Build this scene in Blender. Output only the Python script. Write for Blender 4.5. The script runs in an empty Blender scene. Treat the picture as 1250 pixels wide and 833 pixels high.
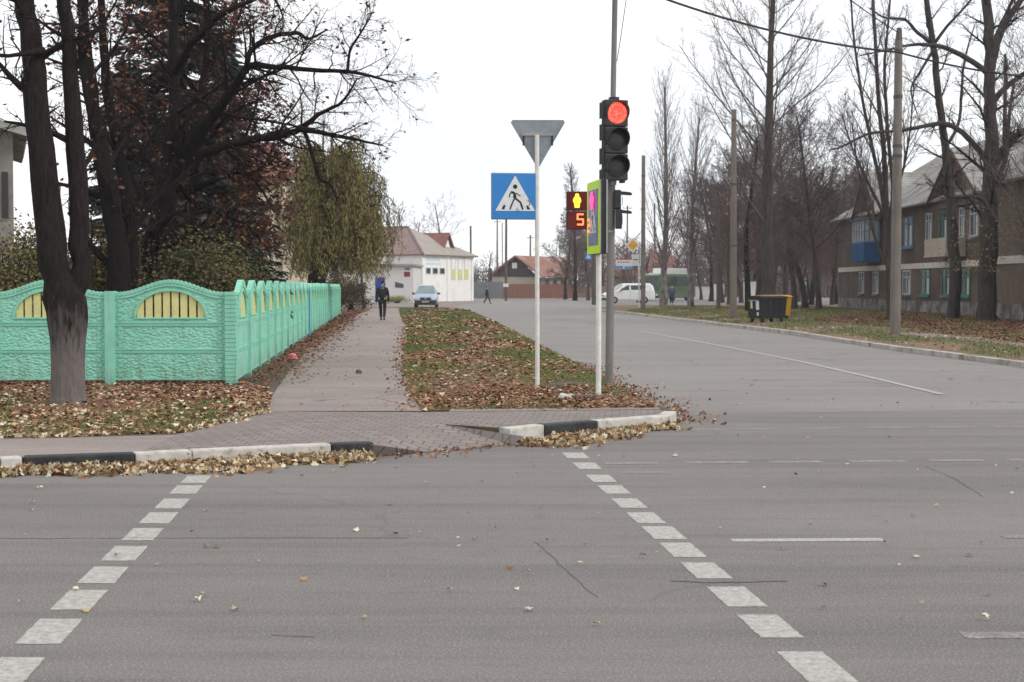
import bpy, bmesh, math, random
import numpy as np
from mathutils import Vector, Matrix
sc = bpy.context.scene
R = math.radians
# ------------------------------------------------------------------ camera
F = 1800.0; CH = 1.65; PITCH = math.atan(66.5 / F)
cam = bpy.data.cameras.new('camera'); co = bpy.data.objects.new('camera', cam); sc.collection.objects.link(co)
co.location = (0, 0, CH); co.rotation_euler = (R(90) - PITCH, 0, 0)
cam.sensor_width = 36; cam.lens = 36 * F / 1250; cam.clip_end = 3000
cam.dof.use_dof = True; cam.dof.focus_distance = 17.0; cam.dof.aperture_fstop = 6.3
sc.camera = co
# ------------------------------------------------------------------ world: overcast sky
SUN_EL, SUN_AZ = R(38), R(112)
w = bpy.data.worlds.new('World'); sc.world = w; w.use_nodes = True
nt = w.node_tree; nt.nodes.clear()
out = nt.nodes.new('ShaderNodeOutputWorld'); bg = nt.nodes.new('ShaderNodeBackground'); bg.inputs[1].default_value = 0.1
sky = nt.nodes.new('ShaderNodeTexSky'); sky.sky_type = 'NISHITA'; sky.sun_disc = False
sky.sun_elevation = SUN_EL; sky.sun_rotation = SUN_AZ
tc = nt.nodes.new('ShaderNodeTexCoord'); mp = nt.nodes.new('ShaderNodeMapping'); mp.inputs['Scale'].default_value = (1, 1, 3.2)
nz = nt.nodes.new('ShaderNodeTexNoise'); nz.inputs['Scale'].default_value = 2.6; nz.inputs['Detail'].default_value = 5
cr = nt.nodes.new('ShaderNodeValToRGB'); cr.color_ramp.elements[0].position = .35; cr.color_ramp.elements[1].position = .62
cr.color_ramp.elements[0].color = (10.9, 11.5, 12.2, 1); cr.color_ramp.elements[1].color = (13.2, 13.1, 13.1, 1)
mx = nt.nodes.new('ShaderNodeMixRGB'); mx.inputs[0].default_value = .93
nt.links.new(tc.outputs['Generated'], mp.inputs[0]); nt.links.new(mp.outputs[0], nz.inputs[0]); nt.links.new(nz.outputs[0], cr.inputs[0])
nt.links.new(sky.outputs[0], mx.inputs[1]); nt.links.new(cr.outputs[0], mx.inputs[2])
nt.links.new(mx.outputs[0], bg.inputs[0]); nt.links.new(bg.outputs[0], out.inputs[0])
sl = bpy.data.lights.new('sun', 'SUN'); so = bpy.data.objects.new('sun', sl); sc.collection.objects.link(so)
sl.energy = 1.7; sl.angle = R(14); sl.color = (1, .96, .9)
sd = Vector((math.sin(SUN_AZ) * math.cos(SUN_EL), math.cos(SUN_AZ) * math.cos(SUN_EL), math.sin(SUN_EL)))
so.rotation_euler = sd.to_track_quat('Z', 'Y').to_euler(); so.location = (0, 0, 30)
sc.view_settings.view_transform = 'Standard'; sc.view_settings.look = 'None'; sc.view_settings.gamma = 1
sc.view_settings.use_curve_mapping = False; sc.view_settings.exposure = 0.0
sc.render.engine = 'CYCLES'; sc.cycles.max_bounces = 5; sc.cycles.transparent_max_bounces = 8

# ------------------------------------------------------------------ helpers
_fw = Vector((0, math.cos(PITCH), -math.sin(PITCH))); _up = Vector((0, math.sin(PITCH), math.cos(PITCH)))
def ray(px, py): return Vector(((px - 625) / F, 0, 0)) + _up * ((416.5 - py) / F) + _fw
def G(px, py, z=0.0):                      # where a sight line meets the level z
    d = ray(px, py); t = (z - CH) / d.z; return Vector((d.x * t, d.y * t, z))
def D(px, py, Y):                          # a point at distance Y
    d = ray(px, py); t = Y / d.y; return Vector((d.x * t, Y, CH + d.z * t))
def rng(s): return np.random.default_rng(s)

def mat(name, c1, c2=None, scale=3., rough=.8, bump=0., bscale=40., spec=.3, metal=0., c3=None, scale3=.4, stretch=None,
        lo=.35, hi=.65, detail=5, island=None, emit=None, lo3=.45, hi3=.6):
    m = bpy.data.materials.new(name); m.use_nodes = True; n = m.node_tree.nodes; L = m.node_tree.links
    b = n['Principled BSDF']; b.inputs['Roughness'].default_value = rough; b.inputs['Metallic'].default_value = metal
    b.inputs['Specular IOR Level'].default_value = spec
    def c4(c): return (c[0], c[1], c[2], 1)
    b.inputs['Base Color'].default_value = c4(c1)
    t = n.new('ShaderNodeTexCoord'); mpn = n.new('ShaderNodeMapping'); L.new(t.outputs['Object'], mpn.inputs[0])
    if stretch: mpn.inputs['Scale'].default_value = stretch
    def noise(s, d=detail):
        q = n.new('ShaderNodeTexNoise'); q.inputs['Scale'].default_value = s; q.inputs['Detail'].default_value = d
        q.inputs['Roughness'].default_value = .6; L.new(mpn.outputs[0], q.inputs[0]); return q
    def ramp(src, a, z):
        r_ = n.new('ShaderNodeMapRange'); r_.inputs[1].default_value = a; r_.inputs[2].default_value = z; L.new(src, r_.inputs[0]); return r_.outputs[0]
    col = None
    if island:
        g = n.new('ShaderNodeNewGeometry'); r_ = n.new('ShaderNodeValToRGB'); r_.color_ramp.interpolation = 'CONSTANT'
        e = r_.color_ramp.elements
        while len(e) < len(island): e.new(.5)
        for i, c in enumerate(island): e[i].position = i / len(island); e[i].color = c4(c)
        L.new(g.outputs['Random Per Island'], r_.inputs[0]); col = r_.outputs[0]
    elif c2:
        x = n.new('ShaderNodeMixRGB'); x.inputs[1].default_value = c4(c1); x.inputs[2].default_value = c4(c2)
        L.new(ramp(noise(scale).outputs[0], lo, hi), x.inputs[0]); col = x.outputs[0]
    if c3:
        x = n.new('ShaderNodeMixRGB'); x.inputs[2].default_value = c4(c3)
        if col: L.new(col, x.inputs[1])
        else: x.inputs[1].default_value = c4(c1)
        L.new(ramp(noise(scale3).outputs[0], lo3, hi3), x.inputs[0]); col = x.outputs[0]
    if col: L.new(col, b.inputs['Base Color'])
    if bump:
        bn = n.new('ShaderNodeBump'); bn.inputs['Strength'].default_value = 1; bn.inputs['Distance'].default_value = bump
        L.new(noise(bscale, 3).outputs[0], bn.inputs['Height']); L.new(bn.outputs[0], b.inputs['Normal'])
    if emit:
        b.inputs['Emission Color'].default_value = c4(emit[0]); b.inputs['Emission Strength'].default_value = emit[1]
    m['_c'] = 1
    return m

class MB:
    def __init__(s): s.v = []; s.f = []; s.mi = []; s.cur = 0
    def add(s, vs, fs):
        o = len(s.v); s.v += [tuple(v) for v in vs]; s.f += [tuple(i + o for i in f) for f in fs]; s.mi += [s.cur] * len(fs); return s
    def box(s, x0, x1, y0, y1, z0, z1, M=None):
        vs = [Vector((x, y, z)) for z in (z0, z1) for y in (y0, y1) for x in (x0, x1)]
        if M: vs = [M @ v for v in vs]
        return s.add(vs, [(0, 2, 3, 1), (4, 5, 7, 6), (0, 1, 5, 4), (2, 6, 7, 3), (0, 4, 6, 2), (1, 3, 7, 5)])
    def cyl(s, a, b, r0, r1=None, n=12, caps=True):
        a = Vector(a); b = Vector(b); r1 = r0 if r1 is None else r1
        d = (b - a).normalized(); u = d.orthogonal().normalized(); v = d.cross(u)
        vs = []
        for p, r in ((a, r0), (b, r1)):
            vs += [p + (u * math.cos(2 * math.pi * i / n) + v * math.sin(2 * math.pi * i / n)) * r for i in range(n)]
        fs = [(i, (i + 1) % n, n + (i + 1) % n, n + i) for i in range(n)]
        if caps: fs += [tuple(range(n))[::-1], tuple(range(n, 2 * n))]
        return s.add(vs, fs)
    def prism(s, poly, ax, d0, d1, M=None):       # polygon (a,b) extruded along axis ax from d0 to d1
        def pt(a, b, d): return Vector((d, a, b)) if ax == 'x' else Vector((a, d, b)) if ax == 'y' else Vector((a, b, d))
        n = len(poly); vs = [pt(a, b, d0) for a, b in poly] + [pt(a, b, d1) for a, b in poly]
        if M: vs = [M @ v for v in vs]
        return s.add(vs, [tuple(range(n)), tuple(range(n, 2 * n))[::-1]] + [(i, n + i, n + (i + 1) % n, (i + 1) % n) for i in range(n)])
    def quad(s, a, b, c, d): return s.add([a, b, c, d], [(0, 1, 2, 3)])
    def build(s, name, m, parent=None, base=None, smooth=False, bevel=0.):
        me = bpy.data.meshes.new(name); vs = s.v
        if base is not None: vs = [(v[0] - base[0], v[1] - base[1], v[2] - base[2]) for v in vs]
        me.from_pydata(vs, [], s.f)
        ms = m if isinstance(m, (list, tuple)) else [m]
        for q in ms: me.materials.append(q)
        if len(ms) > 1: me.polygons.foreach_set('material_index', s.mi)
        bm = bmesh.new(); bm.from_mesh(me); bmesh.ops.recalc_face_normals(bm, faces=bm.faces); 
        if bevel:
            bmesh.ops.remove_doubles(bm, verts=bm.verts, dist=1e-5)
            bmesh.ops.bevel(bm, geom=[e for e in bm.edges], offset=bevel, segments=2, affect='EDGES', profile=.6)
        bm.to_mesh(me); bm.free()
        if smooth: me.polygons.foreach_set('use_smooth', [True] * len(me.polygons))
        me.update(); o = bpy.data.objects.new(name, me); sc.collection.objects.link(o)
        if parent: o.parent = parent
        return o

def thing(name, label, cat, loc=(0, 0, 0), rz=0., group=None):
    o = bpy.data.objects.new(name, None); sc.collection.objects.link(o); o.location = loc; o.rotation_euler = (0, 0, rz)
    o.empty_display_size = .2; o['label'] = label; o['category'] = cat
    if group: o['group'] = group
    return o
def tag(o, label, cat, group=None):
    o['label'] = label; o['category'] = cat
    if group: o['group'] = group
    return o
def struct(o): o['kind'] = 'structure'; return o
def stuff(o, label, cat): o['kind'] = 'stuff'; o['label'] = label; o['category'] = cat; return o
def dup(root, loc, rz=0., label=None, scale=None):
    r = root.copy(); sc.collection.objects.link(r); r.location = loc; r.rotation_euler = (0, 0, rz)
    if label: r['label'] = label
    if scale: r.scale = scale
    for ch in list(root.children):
        c = ch.copy(); sc.collection.objects.link(c); c.parent = r
        for g in ch.children:
            d = g.copy(); sc.collection.objects.link(d); d.parent = c
    return r
def np_mesh(name, V, Fq, m, parent=None, base=None, smooth=False):
    """V (n,3) array; Fq (k,s) array of same-size faces"""
    V = np.asarray(V, dtype=np.float32)
    if base is not None: V = V - np.array(base, dtype=np.float32)
    me = bpy.data.meshes.new(name); k, s_ = Fq.shape
    me.vertices.add(len(V)); me.vertices.foreach_set('co', V.ravel())
    me.loops.add(k * s_); me.loops.foreach_set('vertex_index', Fq.astype(np.int32).ravel())
    me.polygons.add(k); me.polygons.foreach_set('loop_start', np.arange(0, k * s_, s_, dtype=np.int32))
    me.update(calc_edges=True); me.validate()
    if smooth: me.polygons.foreach_set('use_smooth', [True] * len(me.polygons))
    me.materials.append(m); o = bpy.data.objects.new(name, me); sc.collection.objects.link(o)
    if parent: o.parent = parent
    return o

# ---- leaf scattering
def leaf_geo(C, size, r, flat=0., curl=.35, lobed=False, aspect=.6):
    """C (n,3) centres, size (n,), flat=1 lies on the ground"""
    n = len(C); az = r.uniform(0, 2 * math.pi, n)
    u = np.stack([np.cos(az), np.sin(az), np.zeros(n)], 1)
    nr = r.normal(size=(n, 3)); nr /= np.linalg.norm(nr, axis=1)[:, None]
    nrm = nr * (1 - flat) + np.array([0, 0, 1.]) * flat; nrm /= np.linalg.norm(nrm, axis=1)[:, None]
    u = u - nrm * (u * nrm).sum(1)[:, None]; u /= np.maximum(np.linalg.norm(u, axis=1), 1e-6)[:, None]
    v = np.cross(nrm, u); s = size[:, None] * .5; cu = (curl * r.uniform(-1, 1, n))[:, None]
    if not lobed:
        P = [C - u * s, C + v * s * aspect + nrm * s * cu, C + u * s, C - v * s * aspect + nrm * s * cu]
        V = np.stack(P, 1).reshape(-1, 3); b = np.arange(n)[:, None] * 4
        Fq = np.concatenate([b + np.array([0, 2, 1]), b + np.array([0, 3, 2])]); return V, Fq
    ang = np.array([0, .45, .8, 1.2, 1.65, 2.2, 3.14, -2.2, -1.65, -1.2, -.8, -.45]); rad = np.array([1, .55, .92, .5, .8, .5, .75, .5, .8, .5, .92, .55])
    P = [C]
    for a, q in zip(ang, rad):
        qq = q * r.uniform(.85, 1.1, n)[:, None]
        P.append(C + u * s * qq * math.cos(a) + v * s * qq * math.sin(a) * (aspect + .3) + nrm * s * cu * abs(math.sin(a)) + nrm * s * r.uniform(-.15, .25, n)[:, None])
    V = np.stack(P, 1).reshape(-1, 3); b = np.arange(n)[:, None] * 13
    Fq = np.concatenate([b + np.array([0, i, i % 12 + 1]) for i in range(1, 13)]); return V, Fq
def in_poly(P, poly):
    x, y = P[:, 0], P[:, 1]; ins = np.zeros(len(P), bool); n = len(poly)
    for i in range(n):
        x0, y0 = poly[i][0], poly[i][1]; x1, y1 = poly[(i + 1) % n][0], poly[(i + 1) % n][1]
        c = ((y0 > y) != (y1 > y)); xi = (x1 - x0) * (y - y0) / ((y1 - y0) if y1 != y0 else 1e-9) + x0
        ins ^= c & (x < xi)
    return ins
def scatter_poly(poly, n, r, ypow=1.0):
    """n points inside poly, denser nearby (even in the distance's logarithm when ypow > 1)"""
    xs = [p[0] for p in poly]; ys = [p[1] for p in poly]; out_ = []; tot = 0
    while tot < n:
        y = np.exp(r.uniform(math.log(min(ys)), math.log(max(ys)), n * 4)) if ypow > 1 else r.uniform(min(ys), max(ys), n * 4)
        x = r.uniform(min(xs), max(xs), n * 4); P = np.stack([x, y], 1); P = P[in_poly(P, poly)]; out_.append(P); tot += len(P)
    return np.concatenate(out_)[:n]

# ---- tubes and trees
def xp(a, b):
    o = np.empty(np.broadcast(a, b).shape); o[..., 0] = a[..., 1] * b[..., 2] - a[..., 2] * b[..., 1]; o[..., 1] = a[..., 2] * b[..., 0] - a[..., 0] * b[..., 2]; o[..., 2] = a[..., 0] * b[..., 1] - a[..., 1] * b[..., 0]; return o
def nm(v): return math.sqrt(v[0] * v[0] + v[1] * v[1] + v[2] * v[2])
class TB:
    def __init__(s): s.V = []; s.F = []; s.n = 0; s.pend = []
    def tube(s, P, rad, k=5):
        P = np.asarray(P, float); rad = np.asarray(rad, float); T = np.empty_like(P); T[1:-1] = P[2:] - P[:-2]; T[0] = P[1] - P[0]; T[-1] = P[-1] - P[-2]
        T /= np.sqrt((T * T).sum(1) + 1e-12)[:, None]
        mT = np.abs(T.mean(0)); ref = np.zeros(3); ref[int(np.argmin(mT))] = 1.
        U = xp(T, ref); U /= np.sqrt((U * U).sum(1) + 1e-12)[:, None]; W = xp(T, U)
        a = np.arange(k) * 2 * math.pi / k
        ring = P[:, None] + rad[:, None, None] * (np.cos(a)[None, :, None] * U[:, None] + np.sin(a)[None, :, None] * W[:, None])
        m = len(P); i = np.arange(m - 1)[:, None] * k; j = np.arange(k)[None, :]; j2 = (j + 1) % k
        s.F.append(np.stack([i + j, i + j2, i + k + j2, i + k + j], -1).reshape(-1, 4) + s.n)
        s.V.append(ring.reshape(-1, 3)); s.n += m * k
    def flush(s, leaves=None, leafp=0.):
        if not s.pend: return
        A = np.array(s.pend); s.pend = []; n = len(A); r = np.random.default_rng(n); p = A[:, :3]; d = A[:, 3:6]; ln = A[:, 6:7]; r0 = A[:, 7:8]; wa = A[:, 8:9]; up = A[:, 9:10]; P = [p]
        for i in range(3):
            d = d + r.normal(size=(n, 3)) * wa; d[:, 2:] += up; d /= np.linalg.norm(d, axis=1)[:, None]; P.append(P[-1] + d * ln / 3)
        if leaves is not None and leafp:
            k = r.uniform(size=n) < leafp; leaves.extend(list(P[3][k])); leaves.extend(list(P[2][k]))
        U = np.cross(d, r.normal(size=(n, 3))); U /= np.linalg.norm(U, axis=1)[:, None]; W_ = np.cross(U, d); rings = []
        for i, q in enumerate((1., .8, .6, .35)):
            for a in (0, 2.094, 4.189): rings.append(P[i] + (U * math.cos(a) + W_ * math.sin(a)) * r0 * q)
        V = np.stack(rings, 1).reshape(-1, 3); b = np.arange(n)[:, None] * 12 + s.n
        for i in range(3):
            for j in range(3): s.F.append(b + np.array([i * 3 + j, i * 3 + (j + 1) % 3, i * 3 + 3 + (j + 1) % 3, i * 3 + 3 + j]))
        s.V.append(V); s.n += n * 12
    def build(s, name, m, parent=None, base=None, smooth=True):
        s.flush()
        return np_mesh(name, np.concatenate(s.V), np.concatenate(s.F), m, parent, base, smooth)

def resample(P, rad, n):
    P = np.asarray(P, float); t = np.linspace(0, len(P) - 1, len(P)); q = np.linspace(0, len(P) - 1, n)
    # Catmull-Rom
    out_ = []
    for x in q:
        i = min(int(x), len(P) - 2); f = x - i; p0 = P[max(i - 1, 0)]; p1 = P[i]; p2 = P[i + 1]; p3 = P[min(i + 2, len(P) - 1)]
        out_.append(.5 * ((2 * p1) + (-p0 + p2) * f + (2 * p0 - 5 * p1 + 4 * p2 - p3) * f * f + (-p0 + 3 * p1 - 3 * p2 + p3) * f ** 3))
    return np.array(out_), np.interp(q, t, rad)

def children_on(tb, P, rad, level, sp, r, leaves, length):
    if level >= len(sp['n']): return
    sp = dict(sp); 
    for k_ in ('t0', 'ang', 'len', 'rr'): sp[k_] = list(sp[k_]) + [sp[k_][-1]] * (6 - len(sp[k_]))
    n = sp['n'][level]; n = int(n * r.uniform(.8, 1.2)) if n > 2 else n
    az0 = r.uniform(0, 6.28); t0 = sp['t0'][level]
    for c in range(n):
        t = t0 + (1 - t0) * (c + r.uniform(0, 1)) / n; x = t * (len(P) - 1); i = min(int(x), len(P) - 2); f = x - i
        p = P[i] * (1 - f) + P[i + 1] * f; T = P[i + 1] - P[i]; T = T / max(nm(T), 1e-9); rr = rad[i] * (1 - f) + rad[i + 1] * f
        az = az0 + c * 2.4 + r.uniform(-.4, .4); ref = np.array([1., 0, 0]) if abs(T[2]) > .9 else np.array([0, 0, 1.])
        U = xp(T, ref); U /= nm(U); W = xp(T, U); side = U * math.cos(az) + W * math.sin(az)
        an = R(sp['ang'][level]) * r.uniform(.75, 1.25); d = T * math.cos(an) + side * math.sin(an)
        shape = sp.get('shape', 'round')
        if level == 0:
            tt = (t - t0) / (1 - t0 + 1e-6); k = {'round': (1 - .75 * tt ** 1.5) * (.65 + .35 * min(1, tt * 4)), 'cone': 1 - .9 * tt, 'col': 1 - .6 * tt}[shape]
        else: k = 1 - .5 * t
        ln = length * sp['len'][level] * k * r.uniform(.7, 1.15)
        r1_ = min(rr * .75, max(sp['rmin'], rr * sp['rr'][level]))
        if level == len(sp['n']) - 1: tb.pend.append((*p, *d, ln, max(r1_, sp['rmin'] * .6), sp['wander'][min(level + 1, len(sp['wander']) - 1)], sp['up'][min(level + 1, len(sp['up']) - 1)]))
        else: grow(tb, p, d, ln, r1_, level + 1, sp, r, leaves)

def grow(tb, p, d, length, r0, level, sp, r, leaves, trunk=None):
    d = np.array(d, float); d /= nm(d); n = {0: 14, 1: 8, 2: 5}.get(level, 4)
    P = [np.array(p, float)]; st = length / (n - 1); wa = sp['wander'][min(level, len(sp['wander']) - 1)]; up = sp['up'][min(level, len(sp['up']) - 1)]
    for i in range(n - 1):
        d = d + r.normal(size=3) * wa; d[2] += up; d /= nm(d); P.append(P[-1] + d * st)
    P = np.array(P); e = .25 if level == 0 else .3
    rad = r0 * (1 - (1 - e) * np.linspace(0, 1, n) ** .9); rad = np.maximum(rad, sp['rmin'] * .6)
    if level == 0: rad[0] *= 1.3
    (trunk if (trunk is not None and level == 0) else tb).tube(P, rad, {0: 10, 1: 6, 2: 4}.get(level, 3))
    if leaves is not None and level >= len(sp['n']) and r.uniform() < sp.get('leafp', 0):
        leaves.append(P[-1]); leaves.append(P[len(P) // 2])
    children_on(tb, P, rad, level, sp, r, leaves, length)
    return P, rad

SP_POPLAR = dict(n=[84, 9, 5], t0=[.12, .15, .2], ang=[24, 26, 30], len=[.34, .4, .45], rr=[.17, .45, .5], wander=[.02, .06, .1], up=[.02, .07, .08], rmin=.009, shape='col')
SP_WIDE = dict(n=[20, 9, 7, 4], t0=[.28, .18, .2, .2], ang=[50, 40, 38, 35], len=[.5, .48, .45, .5], rr=[.5, .5, .5, .5], wander=[.05, .09, .12, .15], up=[.02, .05, .03, .02], rmin=.008)
SP_FAN = dict(n=[34, 11, 7, 3], t0=[.22, .15, .2, .2], ang=[46, 32, 30, 30], len=[.44, .42, .42, .5], rr=[.26, .45, .5, .5], wander=[.02, .05, .08, .1], up=[.01, .06, .05, .03], rmin=.008)
SP_PARK = dict(n=[34, 12, 9, 6], t0=[.16, .12, .1, .1], ang=[52, 45, 42, 40], len=[.44, .5, .5, .5], rr=[.3, .45, .5, .5], wander=[.07, .12, .15, .15], up=[.02, .04, .03, .02], rmin=.012)

# ------------------------------------------------------------------ materials
def asphalt(name, base, dark, light, crack=.6, agg=.72):
    m = bpy.data.materials.new(name); m.use_nodes = True; n = m.node_tree.nodes; L = m.node_tree.links; b = n['Principled BSDF']
    b.inputs['Roughness'].default_value = .78; b.inputs['Specular IOR Level'].default_value = .35
    t = n.new('ShaderNodeTexCoord')
    def nz_(s, d=5, st=None, ro=.6):
        mp_ = n.new('ShaderNodeMapping'); L.new(t.outputs['Object'], mp_.inputs[0])
        if st: mp_.inputs['Scale'].default_value = st
        q = n.new('ShaderNodeTexNoise'); q.inputs['Scale'].default_value = s; q.inputs['Detail'].default_value = d; q.inputs['Roughness'].default_value = ro; L.new(mp_.outputs[0], q.inputs[0]); return q.outputs[0]
    def mr(s_, a, z, o0=0, o1=1):
        r_ = n.new('ShaderNodeMapRange'); r_.inputs[1].default_value = a; r_.inputs[2].default_value = z; r_.inputs[3].default_value = o0; r_.inputs[4].default_value = o1; L.new(s_, r_.inputs[0]); return r_.outputs[0]
    def mixc(f, a, c):
        x = n.new('ShaderNodeMixRGB'); L.new(f, x.inputs[0])
        for k, v in ((1, a), (2, c)):
            if isinstance(v, tuple): x.inputs[k].default_value = (*v, 1)
            else: L.new(v, x.inputs[k])
        return x.outputs[0]
    c = mixc(mr(nz_(.28, 6, (.35, 1, 1)), .38, .64), base, light)
    c = mixc(mr(nz_(.7, 6, (.22, 1.6, 1)), .5, .72, 0, .75), c, dark)
    c = mixc(mr(nz_(1.3, 3, (.06, 2.2, 1)), .5, .72, 0, .65), c, dark)
    c = mixc(mr(nz_(.9, 4, (.05, .9, 1)), .56, .7, 0, .5), c, light)
    c = mixc(mr(nz_(6, 5, (.5, 1.3, 1), .75), .5, .75, 0, .35), c, tuple(q * .78 for q in dark))
    c = mixc(mr(nz_(70, 3, None, .8), .5, .68, 0, agg), c, tuple(min(1, q * 2.1) for q in light))
    c = mixc(mr(nz_(95, 2, None, .8), .54, .75, 0, agg), c, tuple(q * .35 for q in dark))
    # cracks
    mp_ = n.new('ShaderNodeMapping'); L.new(t.outputs['Object'], mp_.inputs[0]); ad = n.new('ShaderNodeMixRGB'); ad.blend_type = 'ADD'; ad.inputs[0].default_value = .5
    wn = n.new('ShaderNodeTexNoise'); wn.inputs['Scale'].default_value = 1.5; L.new(t.outputs['Object'], wn.inputs[0]); L.new(mp_.outputs[0], ad.inputs[1]); L.new(wn.outputs['Color'], ad.inputs[2])
    vo = n.new('ShaderNodeTexVoronoi'); vo.feature = 'DISTANCE_TO_EDGE'; vo.inputs['Scale'].default_value = .42; L.new(ad.outputs[0], vo.inputs[0])
    k = mr(vo.outputs['Distance'], 0., .012, 1, 0); ms = mr(nz_(.35, 2), .5, .58, 0, crack)
    mu = n.new('ShaderNodeMath'); mu.operation = 'MULTIPLY'; L.new(k, mu.inputs[0]); L.new(ms, mu.inputs[1])
    c = mixc(mu.outputs[0], c, tuple(q * .3 for q in dark)); L.new(c, b.inputs['Base Color'])
    bn = n.new('ShaderNodeBump'); bn.inputs['Distance'].default_value = .009; bn.inputs['Strength'].default_value = .8; L.new(nz_(80, 3, None, .8), bn.inputs['Height']); L.new(bn.outputs[0], b.inputs['Normal'])
    return m
M = {}
M['asphalt'] = asphalt('asphalt', (.152, .137, .13), (.096, .087, .084), (.2, .182, .172), .2)
M['asphalt2'] = asphalt('side_asphalt', (.195, .177, .168), (.15, .135, .128), (.235, .215, .203), .8)
M['path'] = asphalt('path_asphalt', (.235, .19, .172), (.18, .145, .13), (.29, .245, .222), .9)
M['paint'] = mat('road_paint', (.46, .45, .41), (.30, .28, .255), scale=22, c3=(.2, .18, .17), scale3=60, lo3=.56, hi3=.66, rough=.7)
M['paint_worn'] = mat('worn_paint', (.31, .29, .27), (.2, .18, .168), scale=9, c3=(.15, .135, .13), scale3=40, lo3=.46, hi3=.6, rough=.75)
M['seam'] = mat('tar_seam', (.112, .1, .094), (.14, .126, .118), scale=8)
def brick_mat():
    m = bpy.data.materials.new('paving_bricks'); m.use_nodes = True; n = m.node_tree.nodes; L = m.node_tree.links; b = n['Principled BSDF']
    t = n.new('ShaderNodeTexCoord'); mp_ = n.new('ShaderNodeMapping'); mp_.inputs['Rotation'].default_value = (0, 0, R(5)); L.new(t.outputs['Object'], mp_.inputs[0])
    q = n.new('ShaderNodeTexBrick'); q.inputs['Scale'].default_value = 1; q.inputs['Brick Width'].default_value = .17; q.inputs['Row Height'].default_value = .17
    q.inputs['Mortar Size'].default_value = .008; q.inputs['Color1'].default_value = (.24, .2, .185, 1); q.inputs['Color2'].default_value = (.175, .145, .135, 1); q.inputs['Mortar'].default_value = (.085, .07, .06, 1)
    q.inputs['Mortar Smooth'].default_value = .3; L.new(mp_.outputs[0], q.inputs[0])
    z = n.new('ShaderNodeTexNoise'); z.inputs['Scale'].default_value = 1.2; z.inputs['Detail'].default_value = 7; L.new(t.outputs['Object'], z.inputs[0])
    r_ = n.new('ShaderNodeMapRange'); r_.inputs[1].default_value = .42; r_.inputs[2].default_value = .68; r_.inputs[4].default_value = .75; L.new(z.outputs[0], r_.inputs[0])
    x = n.new('ShaderNodeMixRGB'); L.new(r_.outputs[0], x.inputs[0]); L.new(q.outputs[0], x.inputs[1]); x.inputs[2].default_value = (.2, .165, .15, 1); L.new(x.outputs[0], b.inputs['Base Color'])
    bn = n.new('ShaderNodeBump'); bn.inputs['Distance'].default_value = .006; bn.invert = True; L.new(q.outputs['Fac'], bn.inputs['Height']); L.new(bn.outputs[0], b.inputs['Normal']); b.inputs['Roughness'].default_value = .85
    return m
M['brick'] = brick_mat()
M['soil'] = mat('soil', (.13, .095, .072), (.085, .062, .05), scale=2.5, c3=(.1, .11, .045), scale3=.6, lo3=.5, hi3=.62, bump=.02, bscale=12, rough=.95)
M['turf'] = mat('turf', (.13, .12, .05), (.19, .11, .06), scale=1.1, c3=(.18, .09, .05), scale3=.35, lo3=.42, hi3=.6, bump=.03, bscale=15, rough=.95)
M['turf_far'] = mat('far_turf', (.125, .115, .055), (.17, .12, .08), scale=.5, c3=(.2, .12, .085), scale3=.12, lo3=.42, hi3=.6, bump=.04, bscale=6, rough=.95)
M['dirtpath'] = mat('dirt_path', (.27, .225, .2), (.19, .15, .13), scale=1.5, rough=.95)
M['kerbw'] = mat('whitewashed_concrete', (.56, .54, .5), (.42, .39, .35), scale=7, c3=(.25, .22, .19), scale3=14, lo3=.58, hi3=.7, bump=.006, bscale=30)
M['kerbk'] = mat('black_painted_concrete', (.02, .021, .024), (.04, .04, .042), scale=6, c3=(.09, .085, .08), scale3=14, lo3=.6, hi3=.72, bump=.006, bscale=30, rough=.6)
M['kerbg'] = mat('grey_kerb', (.5, .47, .44), (.33, .3, .27), scale=2.2, c3=(.2, .16, .13), scale3=1.3, lo3=.55, hi3=.66, bump=.006, bscale=20)
M['mint'] = None
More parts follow.
